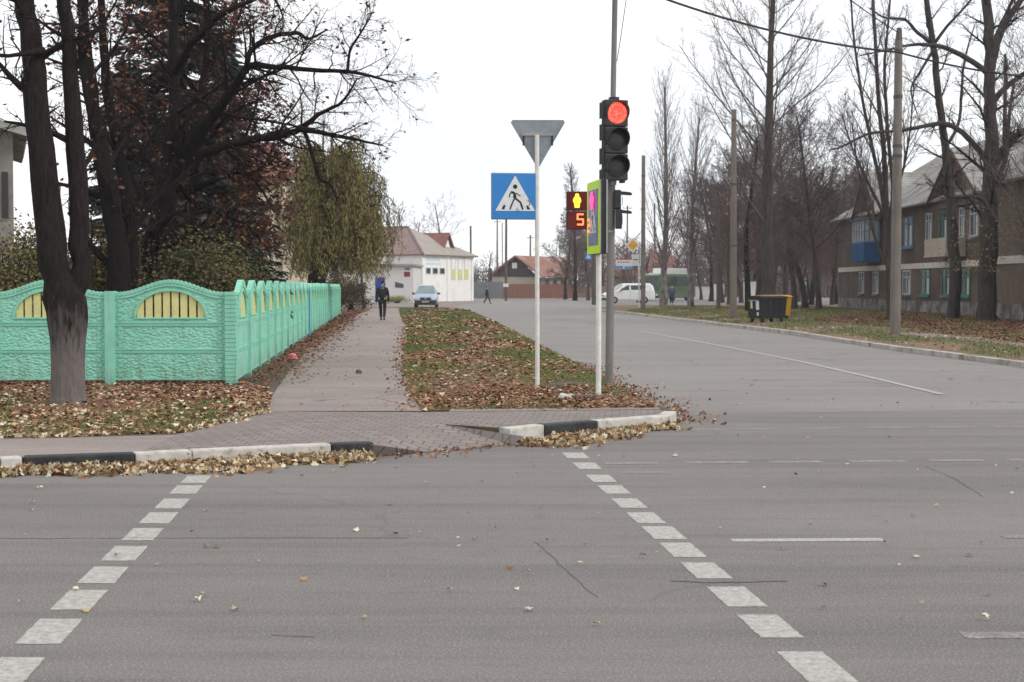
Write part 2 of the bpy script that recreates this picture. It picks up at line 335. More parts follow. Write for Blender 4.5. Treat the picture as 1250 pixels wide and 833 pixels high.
def mint(name, bump, base=(.27, .64, .49), c2=(.22, .56, .42)):
    m = bpy.data.materials.new(name); m.use_nodes = True; n = m.node_tree.nodes; L = m.node_tree.links; b = n['Principled BSDF']; b.inputs['Roughness'].default_value = .55
    t = n.new('ShaderNodeTexCoord'); z = n.new('ShaderNodeTexNoise'); z.inputs['Scale'].default_value = 3; z.inputs['Detail'].default_value = 6; L.new(t.outputs['Object'], z.inputs[0])
    r_ = n.new('ShaderNodeMapRange'); r_.inputs[1].default_value = .4; r_.inputs[2].default_value = .66; L.new(z.outputs[0], r_.inputs[0])
    x = n.new('ShaderNodeMixRGB'); x.inputs[1].default_value = (*base, 1); x.inputs[2].default_value = (*c2, 1); L.new(r_.outputs[0], x.inputs[0]); L.new(x.outputs[0], b.inputs['Base Color'])
    sp_z = n.new('ShaderNodeSeparateXYZ'); L.new(t.outputs['Object'], sp_z.inputs[0]); ms_ = n.new('ShaderNodeMapping'); ms_.inputs['Scale'].default_value = (6, 6, .9); oi = n.new('ShaderNodeObjectInfo')
    ad_ = n.new('ShaderNodeVectorMath'); ad_.operation = 'ADD'; L.new(t.outputs['Object'], ad_.inputs[0]); sc_v = n.new('ShaderNodeVectorMath'); sc_v.operation = 'SCALE'; sc_v.inputs[0].default_value = (9, 4, 7); L.new(oi.outputs['Random'], sc_v.inputs['Scale']); L.new(sc_v.outputs[0], ad_.inputs[1]); L.new(ad_.outputs[0], ms_.inputs[0]); L.new(ad_.outputs[0], z.inputs[0])
    zs = n.new('ShaderNodeTexNoise'); zs.inputs['Scale'].default_value = 1.6; zs.inputs['Detail'].default_value = 7; zs.inputs['Roughness'].default_value = .7; L.new(ms_.outputs[0], zs.inputs[0])
    lift = n.new('ShaderNodeMapRange'); lift.inputs[1].default_value = .05; lift.inputs[2].default_value = .5; lift.inputs[3].default_value = .2; lift.inputs[4].default_value = 0; L.new(sp_z.outputs['Z'], lift.inputs[0])
    sm = n.new('ShaderNodeMath'); sm.operation = 'ADD'; L.new(zs.outputs[0], sm.inputs[0]); L.new(lift.outputs[0], sm.inputs[1]); rr_ = n.new('ShaderNodeMapRange'); rr_.inputs[1].default_value = .56; rr_.inputs[2].default_value = .78; rr_.inputs[4].default_value = .6; L.new(sm.outputs[0], rr_.inputs[0])
    x2 = n.new('ShaderNodeMixRGB'); L.new(rr_.outputs[0], x2.inputs[0]); L.new(x.outputs[0], x2.inputs[1]); x2.inputs[2].default_value = (.17, .2, .15, 1); L.new(x2.outputs[0], b.inputs['Base Color'])
    if bump:
        mp_ = n.new('ShaderNodeMapping'); mp_.inputs['Scale'].default_value = (1, 1, 1.7); L.new(ad_.outputs[0], mp_.inputs[0])
        v = n.new('ShaderNodeTexVoronoi'); v.feature = 'SMOOTH_F1'; v.inputs['Scale'].default_value = 19; L.new(mp_.outputs[0], v.inputs[0])
        bn = n.new('ShaderNodeBump'); bn.inputs['Distance'].default_value = .02; bn.invert = True; L.new(v.outputs['Distance'], bn.inputs['Height']); L.new(bn.outputs[0], b.inputs['Normal'])
    return m
M['mint'] = mint('mint_concrete', False); M['mint_stone'] = mint('mint_moulded_stone', True)
M['yellow_slat'] = mat('pale_yellow_paint', (.72, .68, .3), (.6, .56, .25), scale=5, rough=.6)
M['blue_post'] = mat('blue_paint', (.04, .25, .45), (.06, .3, .5), scale=4, rough=.5)
M['bark'] = mat('dark_bark', (.022, .017, .0165), (.011, .009, .009), scale=9, stretch=(3, 3, .5), bump=.03, bscale=22, rough=.95, spec=.1)
M['barklow'] = mat('greyish_trunk_bark', (.12, .098, .09), (.045, .036, .034), scale=9, stretch=(3, 3, .5), bump=.03, bscale=22, rough=.95, spec=.1)
def trunk_blend():
    m = mat('forked_tree_bark', (.03, .024, .023), (.014, .011, .011), scale=9, stretch=(3, 3, .5), bump=.03, bscale=22, rough=.95, spec=.1); n = m.node_tree.nodes; L = m.node_tree.links; b_ = n['Principled BSDF']
    src = b_.inputs['Base Color'].links[0].from_socket; t = n.new('ShaderNodeTexCoord'); sp = n.new('ShaderNodeSeparateXYZ'); L.new(t.outputs['Object'], sp.inputs[0])
    mp_ = n.new('ShaderNodeMapping'); mp_.inputs['Scale'].default_value = (5, 5, .8); L.new(t.outputs['Object'], mp_.inputs[0]); z = n.new('ShaderNodeTexNoise'); z.inputs['Scale'].default_value = 5; z.inputs['Detail'].default_value = 6; L.new(mp_.outputs[0], z.inputs[0])
    ma = n.new('ShaderNodeMath'); ma.operation = 'MULTIPLY_ADD'; L.new(z.outputs[0], ma.inputs[0]); ma.inputs[1].default_value = -1.6; L.new(sp.outputs['Z'], ma.inputs[2])
    r_ = n.new('ShaderNodeMapRange'); r_.inputs[1].default_value = -.15; r_.inputs[2].default_value = .45; r_.inputs[3].default_value = 1; r_.inputs[4].default_value = 0; L.new(ma.outputs[0], r_.inputs[0])
    z2 = n.new('ShaderNodeMixRGB'); z2.inputs[1].default_value = (.25, .225, .21, 1); z2.inputs[2].default_value = (.085, .072, .067, 1); L.new(z.outputs[0], z2.inputs[0])
    x = n.new('ShaderNodeMixRGB'); L.new(r_.outputs[0], x.inputs[0]); L.new(src, x.inputs[1]); L.new(z2.outputs[0], x.inputs[2]); L.new(x.outputs[0], b_.inputs['Base Color']); return m
M['trunk_blend'] = trunk_blend()
M['limewash'] = mat('old_limewash', (.26, .22, .195), (.1, .08, .07), scale=10, stretch=(3, 3, .7), bump=.02, bscale=22, rough=.95)
M['bark2'] = mat('grey_bark', (.088, .073, .066), (.04, .033, .031), scale=3, stretch=(3, 3, .6), bump=.03, bscale=12, rough=.95, spec=.1)
M['poplar_bark'] = mat('pale_poplar_bark', (.27, .24, .22), (.1, .085, .078), scale=2.2, stretch=(2, 2, .8), c3=(.05, .042, .04), scale3=1.4, lo3=.55, hi3=.62, bump=.03, bscale=10, rough=.95)
M['twig_brown'] = mat('brown_twigs', (.06, .036, .031), (.038, .024, .022), scale=2, rough=.95, spec=.1)
M['twig_mid'] = mat('greyish_twigs', (.14, .115, .105), (.09, .073, .067), scale=2, rough=.95, spec=.1)
M['twig_pale'] = mat('pale_twigs', (.2, .165, .15), (.14, .115, .105), scale=2, rough=.95, spec=.1)
M['twig'] = mat('twigs', (.085, .066, .06), (.05, .039, .037), scale=2, rough=.95, spec=.1)
M['twig_dark'] = mat('dark_twigs', (.024, .017, .017), (.016, .012, .012), scale=2, rough=.95, spec=.1)
M['twig_red'] = mat('reddish_twigs', (.16, .108, .097), (.105, .072, .067), scale=2, rough=.95, spec=.1)
M['rust_leaf'] = mat('rusty_leaves', (.2, .07, .03), island=[(.15, .06, .036), (.1, .042, .028), (.21, .085, .045), (.075, .035, .026)], rough=.8)
M['litter'] = mat('fallen_leaves', (.3, .2, .1), island=[(.26, .12, .065), (.18, .085, .05), (.32, .17, .085), (.11, .062, .042), (.38, .26, .16), (.25, .095, .05), (.3, .15, .075), (.23, .13, .075), (.55, .45, .35), (.24, .09, .045), (.42, .24, .15)], rough=.85)
M['litter_pale'] = mat('pale_fallen_leaves', (.5, .4, .22), island=[(.56, .46, .29), (.66, .58, .43), (.44, .31, .18), (.3, .17, .08), (.48, .38, .22), (.2, .1, .055), (.68, .62, .48), (.4, .26, .14), (.34, .29, .16), (.24, .12, .06)], rough=.8)
M['litter_red'] = mat('reddish_fallen_leaves', (.2, .1, .06), island=[(.2, .085, .05), (.14, .06, .04), (.28, .14, .08), (.1, .05, .035), (.24, .11, .06)], rough=.85)
M['grass'] = mat('grass_blades', (.1, .15, .04), island=[(.095, .17, .035), (.13, .2, .05), (.16, .18, .06), (.075, .13, .03), (.16, .15, .065)], rough=.7)
M['spruce'] = mat('spruce_needles', (.02, .034, .028), island=[(.02, .034, .03), (.03, .045, .04), (.014, .022, .018), (.045, .062, .055)], rough=.7)
M['willow'] = mat('willow_leaves', (.2, .17, .05), island=[(.22, .195, .055), (.27, .235, .065), (.17, .155, .05), (.29, .25, .075), (.19, .15, .058), (.15, .11, .055)], rough=.7)
M['shrub'] = mat('shrub_leaves', (.06, .075, .03), island=[(.05, .07, .028), (.09, .095, .035), (.03, .045, .02), (.12, .1, .04), (.14, .07, .035)], rough=.7)
M['pole_steel'] = mat('dull_pole_steel', (.22, .21, .195), (.165, .158, .148), scale=3, stretch=(3, 3, .5), rough=.65, metal=.2, bump=.002, bscale=40)
M['metal'] = mat('galvanised_metal', (.36, .36, .35), (.26, .26, .255), scale=6, rough=.5, metal=.3)
M['post_white'] = mat('white_post_paint', (.72, .72, .68), (.6, .59, .55), scale=8, rough=.5)
M['sign_back'] = mat('grey_sign_metal', (.27, .31, .33), (.2, .23, .25), scale=5, rough=.45, metal=.35)
M['sign_blue'] = mat('blue_reflective_sheet', (.03, .2, .54), (.035, .22, .56), scale=4, rough=.35)
M['sign_white'] = mat('white_reflective_sheet', (.7, .72, .74), (.62, .64, .65), scale=12, rough=.4)
M['sign_black'] = mat('black_sheet', (.015, .015, .017), (.02, .02, .02), scale=4, rough=.4)
M['sign_lime'] = mat('fluorescent_lime_sheet', (.55, .86, .02), (.6, .9, .03), scale=4, rough=.35)
M['sign_orange'] = mat('orange_yellow_sheet', (.75, .38, .02), (.7, .35, .02), scale=4, rough=.4)
M['housing'] = mat('black_plastic', (.028, .028, .031), (.042, .041, .044), scale=8, rough=.5)
M['lens_off'] = mat('dark_lens', (.03, .028, .03), (.045, .042, .044), scale=60, rough=.25)
M['concrete'] = mat('pole_concrete', (.205, .178, .155), (.14, .122, .108), scale=2.5, stretch=(2, 2, .5), c3=(.14, .12, .11), scale3=3, lo3=.6, hi3=.75, bump=.01, bscale=20)
M['wood'] = mat('tarred_wood_pole', (.12, .1, .09), (.07, .06, .055), scale=3, stretch=(3, 3, .4))
M['cable'] = mat('black_cable', (.02, .02, .02), (.03, .03, .03), scale=3)
M['glass'] = mat('window_glass', (.03, .04, .045), (.06, .075, .08), scale=1.2, rough=.12, spec=.6)
M['rubber'] = mat('rubber', (.02, .02, .02), (.03, .03, .03), scale=5, rough=.8)
M['dark'] = mat('dark_trim', (.02, .021, .024), (.03, .03, .032), scale=5, rough=.5)
M['chrome'] = mat('wheel_metal', (.45, .45, .46), (.35, .35, .36), scale=5, rough=.35, metal=.7)

# ------------------------------------------------------------------ ground, roads, pavements
def sheet(name, pts, m, z=None, parent=None, thick=0.):
    b = MB(); n = len(pts); P = [Vector((p[0], p[1], p[2] if z is None else z)) for p in pts]
    bm = bmesh.new(); vs = [bm.verts.new(p) for p in P]; f = bm.faces.new(vs); f.normal_update()
    if f.normal.z < 0: f.normal_flip()
    bmesh.ops.triangulate(bm, faces=[f], ngon_method='EAR_CLIP')
    if thick:
        lo = [bm.verts.new(p - Vector((0, 0, thick))) for p in P]
        for i in range(n): bm.faces.new((vs[i], vs[(i + 1) % n], lo[(i + 1) % n], lo[i]))
    bmesh.ops.recalc_face_normals(bm, faces=bm.faces)
    me = bpy.data.meshes.new(name); bm.to_mesh(me); bm.free(); 
    me.materials.append(m); o = bpy.data.objects.new(name, me); sc.collection.objects.link(o)
    if parent: o.parent = parent
    return o
def W(x, y): return Vector((x, y, 0))
struct(sheet('ground', [W(-900, -60), W(900, -60), W(900, 1500), W(-900, 1500)], M['turf_far'], z=-.03))
side_left = [(826, 503), (812, 497), (795, 491), (760, 474), (700, 442), (650, 416), (600, 391), (572, 378.5), (555, 375.5)]
kerb_right = [(1420, 462), (1250, 441.5), (1170, 432), (1100, 423.5), (1040, 415), (980, 406.5), (940, 401.5), (900, 397), (865, 392.5), (830, 389), (795, 384.5), (760, 381), (735, 378.2), (722, 376.2)]
LZ = .13
main_road = struct(sheet('main_road', [W(-140, -40), W(140, -40), W(140, 19.2), G(1250, 499), G(830, 506), G(457, 540), W(-5, 13.2), W(-140, 9.)], M['asphalt'], z=0.))
side_road = struct(sheet('side_road', [G(822, 520), G(1000, 512), G(1250, 505), W(140, 19.4), W(60, 21.5), W(24, 27.), *[G(x, y) for x, y in kerb_right[1:]],
                                        W(9, 126), W(60, 128), W(140, 130), W(140, 215), W(-90, 215), W(-90, 122), G(487, 375.5), *[G(x, y) for x, y in side_left[::-1]]], M['asphalt2'], z=-.004))
# raised ground left of the side road
kl = [(-420, 574), (-160, 565.5), (0, 559.5), (28, 558), (165, 553.5), (235, 550), (405, 542), (457, 540)]
krr = [(622, 523), (665, 518.5), (730, 513.5), (818, 507)]
notch = [G(453, 542.5, LZ), G(440, 516, LZ), G(540, 518, LZ), G(622, 523.5, LZ)]
left_pts = [W(-140, 10.)] + [G(x, y + 1, LZ) for x, y in kl[:-1]] + notch + [G(x, y + 1, LZ) for x, y in krr[1:]] + [G(x, y, LZ) for x, y in side_left] + [G(487, 377, LZ), W(-90, 119), W(-140, 119)]
struct(sheet('left_ground', left_pts, M['soil'], z=LZ - .006, thick=.3))
right_pts = [G(x, y, .11) for x, y in kerb_right] + [W(9, 124), W(60, 126), W(140, 128), W(140, 22), W(40, 21.)]
struct(sheet('right_ground', right_pts, M['turf_far'], z=.104, thick=.3))
pav = [G(x, y, LZ) for x, y in [(170, 552.5), (235, 549.5), (405, 541.5), (452, 541.5), (453, 542.5), (440, 516), (540, 518), (622, 523), (665, 518.5), (730, 513.5), (818, 507), (806, 500.5), (700, 501), (600, 502), (515, 503.5), (330, 502), (322, 505), (262, 519), (215, 531)]]
struct(sheet('brick_pavement', pav, M['brick'], z=LZ))
struct(sheet('pavement_strip', [G(x, y, LZ) for x, y in [(-420, 574), (-160, 566), (0, 559), (170, 552.5), (215, 531), (100, 534), (0, 536), (-420, 541)]], M['path'], z=LZ - .001))
ramp = MB(); ramp.add([G(458, 557, .004), G(520, 552, .004), G(624, 543.5, .004), G(640, 533, .1), G(540, 517.8, LZ + .002), G(439, 515.8, LZ + .002), G(453, 542.6, LZ + .002)], [(0, 1, 6), (1, 4, 6), (4, 5, 6), (1, 2, 4), (2, 3, 4)])
struct(ramp.build('pavement_ramp', M['brick']))
path_pts = [(326, 502), (332, 484), (348, 460), (368, 436), (391, 409), (415, 396), (432, 387), (448, 380), (455, 376.5), (487, 376.5), (489, 386), (497, 399), (497, 412), (494, 425), (491, 445), (500, 480), (515, 502)]
struct(sheet('footpath', [G(x, y, LZ) for x, y in path_pts], M['path'], z=LZ + .002))
verge_px = [(515, 502), (500, 480), (491, 445), (494, 425), (497, 412), (497, 399), (489, 386), (487, 377.5), (555, 377), (572, 379.5), (600, 392), (650, 417), (700, 443), (760, 475), (795, 492), (806, 499.5)]
verge = [G(x, y, LZ) for x, y in verge_px]
struct(sheet('verge', verge, M['turf'], z=LZ + .006))
lawn_px = [(-300, 540), (0, 533), (100, 531), (215, 528), (262, 516), (322, 502), (330, 484), (250, 482), (140, 484), (0, 485), (-300, 487)]
lawn = [G(x, y, LZ) for x, y in lawn_px]
struct(sheet('lawn_strip', lawn, M['turf'], z=LZ + .004))
struct(sheet('kerb_edging', [G(x, y, LZ) for x, y in [(548, 503.2), (806, 500.4), (800, 497.5), (552, 499.5)]], M['path'], z=LZ + .012, thick=.03))
struct(sheet('dirt_track', [G(x, y, .11) for x, y in [(862, 388.5), (960, 394), (1090, 403), (1260, 419), (1260, 424), (1090, 407), (960, 397), (900, 392), (862, 390)]], M['dirtpath'], z=.11))
struct(sheet('yard_apron', [W(-16, 119), W(-5, 119), W(-3, 160), W(-24, 160)], M['dirtpath'], z=.002))
# kerb stones
def kerb_run(name, runs, h, wd, depth=.25):
    root = bpy.data.objects.new(name, None); sc.collection.objects.link(root); struct(root)
    for (a, b, mm) in runs:
        d = (b - a); d.z = 0; L_ = d.length; d.normalize(); nrm = Vector((-d.y, d.x, 0))
        if nrm.y < 0 and abs(nrm.y) > .3: nrm = -nrm
        Mx = Matrix.Translation(Vector((a.x, a.y, 0))) @ Matrix(((d.x, nrm.x, 0, 0), (d.y, nrm.y, 0, 0), (0, 0, 1, 0), (0, 0, 0, 1)))
        bb = MB(); bb.box(.005, L_ - .005, 0, wd, -depth, h, Mx); o = bb.build('kerb_stone', mm, root, bevel=.018)
    return root
def on(poly, z):                                     # split a pixel polyline into world points
    return [G(x, y, z) for x, y in poly]
K = on(kl, .15); cols = [M['kerbw'], M['kerbk'], M['kerbw'], M['kerbk'], M['kerbw'], M['kerbw'], M['kerbk']]
kerb_run('kerb_by_lawn', [(K[i], K[i + 1], cols[i]) for i in range(7)], .15, .16)
K = on(krr + [(826, 502)], .15); cols = [M['kerbw'], M['kerbk'], M['kerbw'], M['kerbw']]
kr = kerb_run('kerb_by_signs', [(K[i], K[i + 1], cols[i]) for i in range(4)], .15, .16)
K = on(side_left[1:], .12); runs = []
for i in range(len(K) - 1):
    n_ = max(1, min(8, int((K[i + 1] - K[i]).length / 2.2)))
    for j in range(n_): runs.append((K[i].lerp(K[i + 1], j / n_), K[i].lerp(K[i + 1], (j + 1) / n_), M['kerbg']))
def kerb_flip(name, runs, h, wd, sgn):
    root = bpy.data.objects.new(name, None); sc.collection.objects.link(root); struct(root); q = random.Random(4)
    for (a, b, mm) in runs:
        d = (b - a); d.z = 0; L_ = d.length; d.normalize(); nrm = Vector((-d.y, d.x, 0)) * sgn
        Mx = Matrix.Translation(Vector((a.x, a.y, q.uniform(-.025, .008)))) @ Matrix(((d.x, nrm.x, 0, 0), (d.y, nrm.y, 0, 0), (0, 0, 1, 0), (0, 0, 0, 1)))
        bb = MB(); bb.box(.01, L_ - .01, 0, wd, -.25, h, Mx); bb.build('kerb_stone', mm, root, bevel=.015)
kerb_flip('kerb_along_verge', runs, .13, .1, 1)
K = on(kerb_right, .12); runs = []
for i in range(len(K) - 1):
    n_ = max(1, int((K[i + 1] - K[i]).length / 3.0))
    for j in range(n_): runs.append((K[i].lerp(K[i + 1], j / n_), K[i].lerp(K[i + 1], (j + 1) / n_), M['kerbg']))
kerb_flip('kerb_far_side', runs, .13, .2, -1)
# painted markings: parts of the road they lie on
def mark(pts, m, parent, z=.0022, name='painted_mark'):
    if len(pts) == 4:
        o_ = []
        for i in range(4):
            a, c = pts[i], pts[(i + 1) % 4]; n_ = max(4, min(24, int((c - a).length / .035)))
            for j in range(n_): p = a.lerp(c, j / n_); o_.append(Vector((p.x + q_.normal() * .0018, p.y + q_.normal() * .0018, 0)))
        pts = o_
    return sheet(name, [Vector((p.x, p.y, z)) for p in pts], m, parent=parent)
q_ = rng(3)
def dashes(k, tops, left):
    for t in tops:
        Yt = G(625, t).y; Yb = Yt - (.5 + q_.uniform(-.02, .02)); x = lambda Y: G(467 + (350 + 1.65 * F / Y - 350) * k, 350 + 1.65 * F / Y).x
        a = x(Yt); b = x(Yb); wd = .205 + q_.uniform(-.008, .008)
        mark([Vector((a, Yt, 0)), Vector((a + wd, Yt + q_.uniform(-.01, .01), 0)), Vector((b + wd, Yb, 0)), Vector((b, Yb, 0))], M['paint'], main_road, name='crossing_dash')
dashes(-1.032, [862, 803, 756, 721, 692, 667, 645, 626, 609, 593, 581], True)
dashes(1.075, [853, 796, 751, 717, 687, 663, 643, 626, 609, 593, 580, 565, 553], False)
def hline(x0, x1, y0, y1, wd, m, parent, z=.0022, name='lane_dash'):
    a = G(x0, y0); b = G(x1, y1); d = (b - a).normalized(); nn = Vector((-d.y, d.x, 0)) * wd / 2
    return mark([a - nn, b - nn, b + nn, a + nn], m, parent, z, name)
hline(893, 1078, 660, 659, .11, M['paint'], main_road); hline(1224, 1420, 656, 655, .11, M['paint_worn'], main_road); hline(1175, 1400, 776, 776, .13, M['paint_worn'], main_road)
for x0, x1 in [(737, 803), (838, 914), (940, 1003), (1038, 1105), (1135, 1201), (1231, 1296), (1328, 1392)]:
    hline(x0, x1, 566 - (x0 - 737) * .0085, 566 - (x1 - 737) * .0085, .17, M['paint_worn'], main_road)
hline(757, 815, 577, 577, .12, M['paint_worn'], main_road, name='faded_dash')
for x0, x1 in [(843, 886), (895, 952), (976, 1031), (1057, 1112), (1134, 1192), (1212, 1272), (1295, 1355)]:
    hline(x0, x1, 524.5 - (x0 - 843) * .009, 524.5 - (x1 - 843) * .009, .16, M['paint_worn'], side_road if 0 else main_road, z=.0022)
cl = [(1151, 481.5), (1060, 460), (985, 443), (900, 426), (830, 413), (780, 404)]
b = MB(); Pp = [G(x, y, .003) for x, y in cl]
for i in range(len(Pp) - 1):
    d = (Pp[i + 1] - Pp[i]).normalized(); nn = Vector((-d.y, d.x, 0)) * .065; b.quad(Pp[i] - nn, Pp[i + 1] - nn, Pp[i + 1] + nn, Pp[i] + nn)
b.build('centre_line', M['paint'], side_road)
for x0, y0, x1, y1 in [(757, 400.5, 742, 397.8), (733, 396.3, 716, 393.6), (700, 391, 684, 388.6)]: hline(x0, x1, y0, y1, .11, M['paint_worn'], side_road, .003, 'faded_centre_dash')
def crack(pts, wd, parent):
    P = on(pts, .003); P2 = []
    for i in range(len(P) - 1):
        for j in range(6):
            p = P[i].lerp(P[i + 1], j / 6); P2.append(p + Vector((q_.normal() * .006, q_.normal() * .006, 0)))
    P2.append(P[-1]); b = MB()
    for i in range(len(P2) - 1):
        d = (P2[i + 1] - P2[i]).normalized(); nn = Vector((-d.y, d.x, 0)) * wd * q_.uniform(.3, .6); b.quad(P2[i] - nn, P2[i + 1] - nn, P2[i + 1] + nn, P2[i] + nn)
    b.build('road_crack', M['seam'], parent)
crack([(-60, 657.5), (120, 657), (300, 656.5), (500, 656.5)], .012, main_road); crack([(653, 661), (690, 695), (730, 729)], .008, main_road)
crack([(330, 775), (384, 777)], .01, main_road); crack([(1130, 570), (1165, 584), (1200, 606)], .008, main_road)
crack([(820, 709), (870, 711), (960, 709)], .03, main_road)

# ------------------------------------------------------------------ grass and leaf litter (nobody could count them)
def blades(name, poly, n, seed, hgt, label, zb):
    r = rng(seed); P = scatter_poly(poly, n * 3, r, 2)
    # clumped: keep where a smooth field is high
    f = np.sin(P[:, 0] * 1.7 + 1.3 * np.sin(P[:, 1] * .45)) + np.sin(P[:, 1] * .8 + 2 * np.sin(P[:, 0] * .9)) + r.normal(size=len(P)) * .6
    P = P[f > .0][:n]; n = len(P); sz = np.clip(P[:, 1] / 25, .8, 3.)
    az = r.uniform(0, 6.28, n); h = hgt * r.uniform(.5, 1.2, n) * np.sqrt(sz); wd = .006 * sz
    C = np.stack([P[:, 0], P[:, 1], np.full(n, zb)], 1); u = np.stack([np.cos(az), np.sin(az), 0 * az], 1) * wd[:, None]
    tip = C + np.stack([r.normal(size=n) * h * .5, r.normal(size=n) * h * .5, h], 1)
    V = np.stack([C - u, C + u, tip], 1).reshape(-1, 3); stuff(np_mesh(name, V, np.arange(3 * n).reshape(-1, 3), M['grass']), label, 'grass')
blades('grass', verge, 60000, 5, .06, 'short green grass growing in patches on the verge between the footpath and the side road', LZ)
blades('grass', lawn, 17000, 6, .07, 'ragged green grass on the strip between the mint fence and the kerb', LZ)
rp = [Vector((p.x, p.y, 0)) for p in [G(1420, 460, .11), G(1250, 440, .11), G(1100, 421, .11), G(980, 405, .11), G(900, 395.5, .11), G(830, 387, .11), G(760, 380, .11), W(12, 118), W(24, 118), W(23, 60), W(23, 33)]]
blades('grass', rp, 50000, 7, .07, 'short grass on the far verge under the concrete poles', .1)
def litter(name, C, size, seed, m, label, flat=.75, curl=.5, lobed=False):
    V, Fq = leaf_geo(C, size, rng(seed), flat, curl, lobed, .7); return stuff(np_mesh(name, V, Fq, m), label, 'leaves')
r = rng(11)
P = scatter_poly(verge, 19000, r, 2); f_ = np.sin(P[:, 0] * 1.7 + 1.3 * np.sin(P[:, 1] * .45)) + np.sin(P[:, 1] * .8 + 2 * np.sin(P[:, 0] * .9)); P = P[f_ + r.normal(size=len(P)) * 1.15 < .5]
sz = .07 * np.clip(P[:, 1] / 26, .9, 2.2) * np.clip(np.exp(r.normal(size=len(P)) * .38), .4, 2.1)
litter('fallen_leaves', np.stack([P[:, 0], P[:, 1], LZ + .02 + r.uniform(0, .035, len(P))], 1), sz, 12, M['litter'], 'brown and tan leaves lying over the verge beside the footpath')
P = scatter_poly([G(x, y, LZ) for x, y in [(518, 501), (505, 486), (560, 484), (700, 478), (795, 494), (803, 499)]], 1500, r)
litter('fallen_leaves', np.stack([P[:, 0], P[:, 1], LZ + .03 + r.uniform(0, .03, len(P))], 1), .075 * r.uniform(.6, 1.3, len(P)), 13, M['litter'], 'larger curled leaves heaped round the sign posts at the verge corner', lobed=True)
P = scatter_poly(lawn, 2300, r)
litter('fallen_leaves', np.stack([P[:, 0], P[:, 1], LZ + .02 + r.uniform(0, .025, len(P))], 1), .075 * np.clip(np.exp(r.normal(size=len(P)) * .4), .4, 2), 114, M['litter'], 'brown leaves trodden into the grass strip around the forked tree', lobed=True)
P = scatter_poly(lawn, 2600, r); keep = r.uniform(size=len(P)) < .3 + .6 * (np.sin(P[:, 0] * 2.3) > -.2) * (P[:, 1] < 17.2); P = P[keep]
litter('fallen_leaves', np.stack([P[:, 0], P[:, 1], LZ + .03 + r.uniform(0, .03, len(P))], 1), .085 * r.uniform(.6, 1.3, len(P)), 14, M['litter_pale'], 'cream and tan leaves on the grass strip before the mint fence', lobed=True)
P = scatter_poly([G(x, y, LZ) for x, y in [(-80, 486), (-80, 462), (0, 463), (140, 464), (280, 465), (330, 477), (332, 500), (262, 512), (290, 490), (140, 488)]], 7000, r)
litter('fallen_leaves', np.stack([P[:, 0], P[:, 1], LZ + .02 + r.uniform(0, .04, len(P))], 1), .07 * r.uniform(.6, 1.3, len(P)), 15, M['litter'], 'russet leaves lying along the foot of the front mint fence')
fl = Vector(((467 - 625) / F, 1, 0)); FX0 = G(287, 471, LZ)
def fpt(Y, off=0.): return Vector((FX0.x + (Y - FX0.y) * fl.x + off, Y, 0))
Yv = np.exp(r.uniform(math.log(22.5), math.log(95), 5200)); Xv = FX0.x + (Yv - FX0.y) * fl.x + np.abs(r.normal(size=5200)) * .45 + .05
litter('fallen_leaves', np.stack([Xv, Yv, LZ + .01 + r.uniform(0, .07, len(Xv))], 1), .07 * np.clip(Yv / 30, .8, 2.2) * r.uniform(.6, 1.3, len(Xv)), 16, M['litter_red'], 'dark russet leaves drifted along the side mint fence')
def drift(name, pts, n, wd, hz, seed, m, label, size=.078, side=0, zb=0.):
    r = rng(seed); P = [Vector((p.x, p.y, 0)) for p in on(pts, zb)]; L_ = [(P[i + 1] - P[i]).length for i in range(len(P) - 1)]; T = sum(L_)
    s = r.uniform(0, T, n); C = np.zeros((n, 3))
    for k in range(n):
        x = s[k]; i = 0
        while i < len(L_) - 1 and x > L_[i]: x -= L_[i]; i += 1
        p = P[i].lerp(P[i + 1], x / L_[i]); d = (P[i + 1] - P[i]).normalized(); nn = Vector((d.y, -d.x, 0))
        if side == 0 and nn.y > 0: nn = -nn
        if side == 1 and nn.x < 0: nn = -nn
        if side == 2 and nn.x > 0: nn = -nn
        e = abs(r.normal()) * wd * (.75 + .35 * math.sin(s[k] * 2.1) + .2 * math.sin(s[k] * 5.3)); C[k] = (p.x + nn.x * e, p.y + nn.y * e, r.uniform(0.005, 1) * hz * max(.1, 1 - e / (wd * 2.0)) + .008 + zb)
    return litter(name, C, size * r.uniform(.55, 1.35, n), seed + 1, m, label, .45, .7, True)
drift('fallen_leaves', [(-300, 592), (0, 580.5), (235, 569.5), (405, 561.5), (452, 560)], 4000, .23, .06, 21, M['litter_pale'], 'thick drift of pale leaves in the gutter along the left kerb', .09)
drift('fallen_leaves', [(628, 544), (730, 532), (816, 523)], 1100, .22, .06, 23, M['litter_pale'], 'drift of pale leaves in the gutter before the black and white kerb', .085)
drift('fallen_leaves', [(455, 556.5), (540, 550), (624, 543)], 130, .18, .02, 25, M['litter'], 'few small leaves along the foot of the brick ramp', .05)
drift('fallen_leaves', [(822, 519), (828, 510), (824, 503), (800, 492), (760, 475), (700, 443)], 700, .3, .02, 27, M['litter'], 'brown leaves scattered along the road edge round the verge corner', .055, 1)
drift('fallen_leaves', [(516, 502), (500, 480), (491, 445), (494, 425), (497, 399)], 520, .16, .02, 121, M['litter'], 'leaves blown from the verge over the right edge of the footpath', .065, 2, LZ)
drift('fallen_leaves', [(-100, 538), (0, 533), (100, 531), (215, 528), (262, 516), (324, 502)], 700, .1, .02, 123, M['litter_pale'], 'pale leaves spilling from the grass strip onto the pavement', .065, 0, LZ)
drift('fallen_leaves', [(552, 500), (700, 499), (800, 498)], 160, .12, .02, 125, M['litter'], 'sparse leaves on the edging between the verge and the brick pavement', .055, 0, LZ)
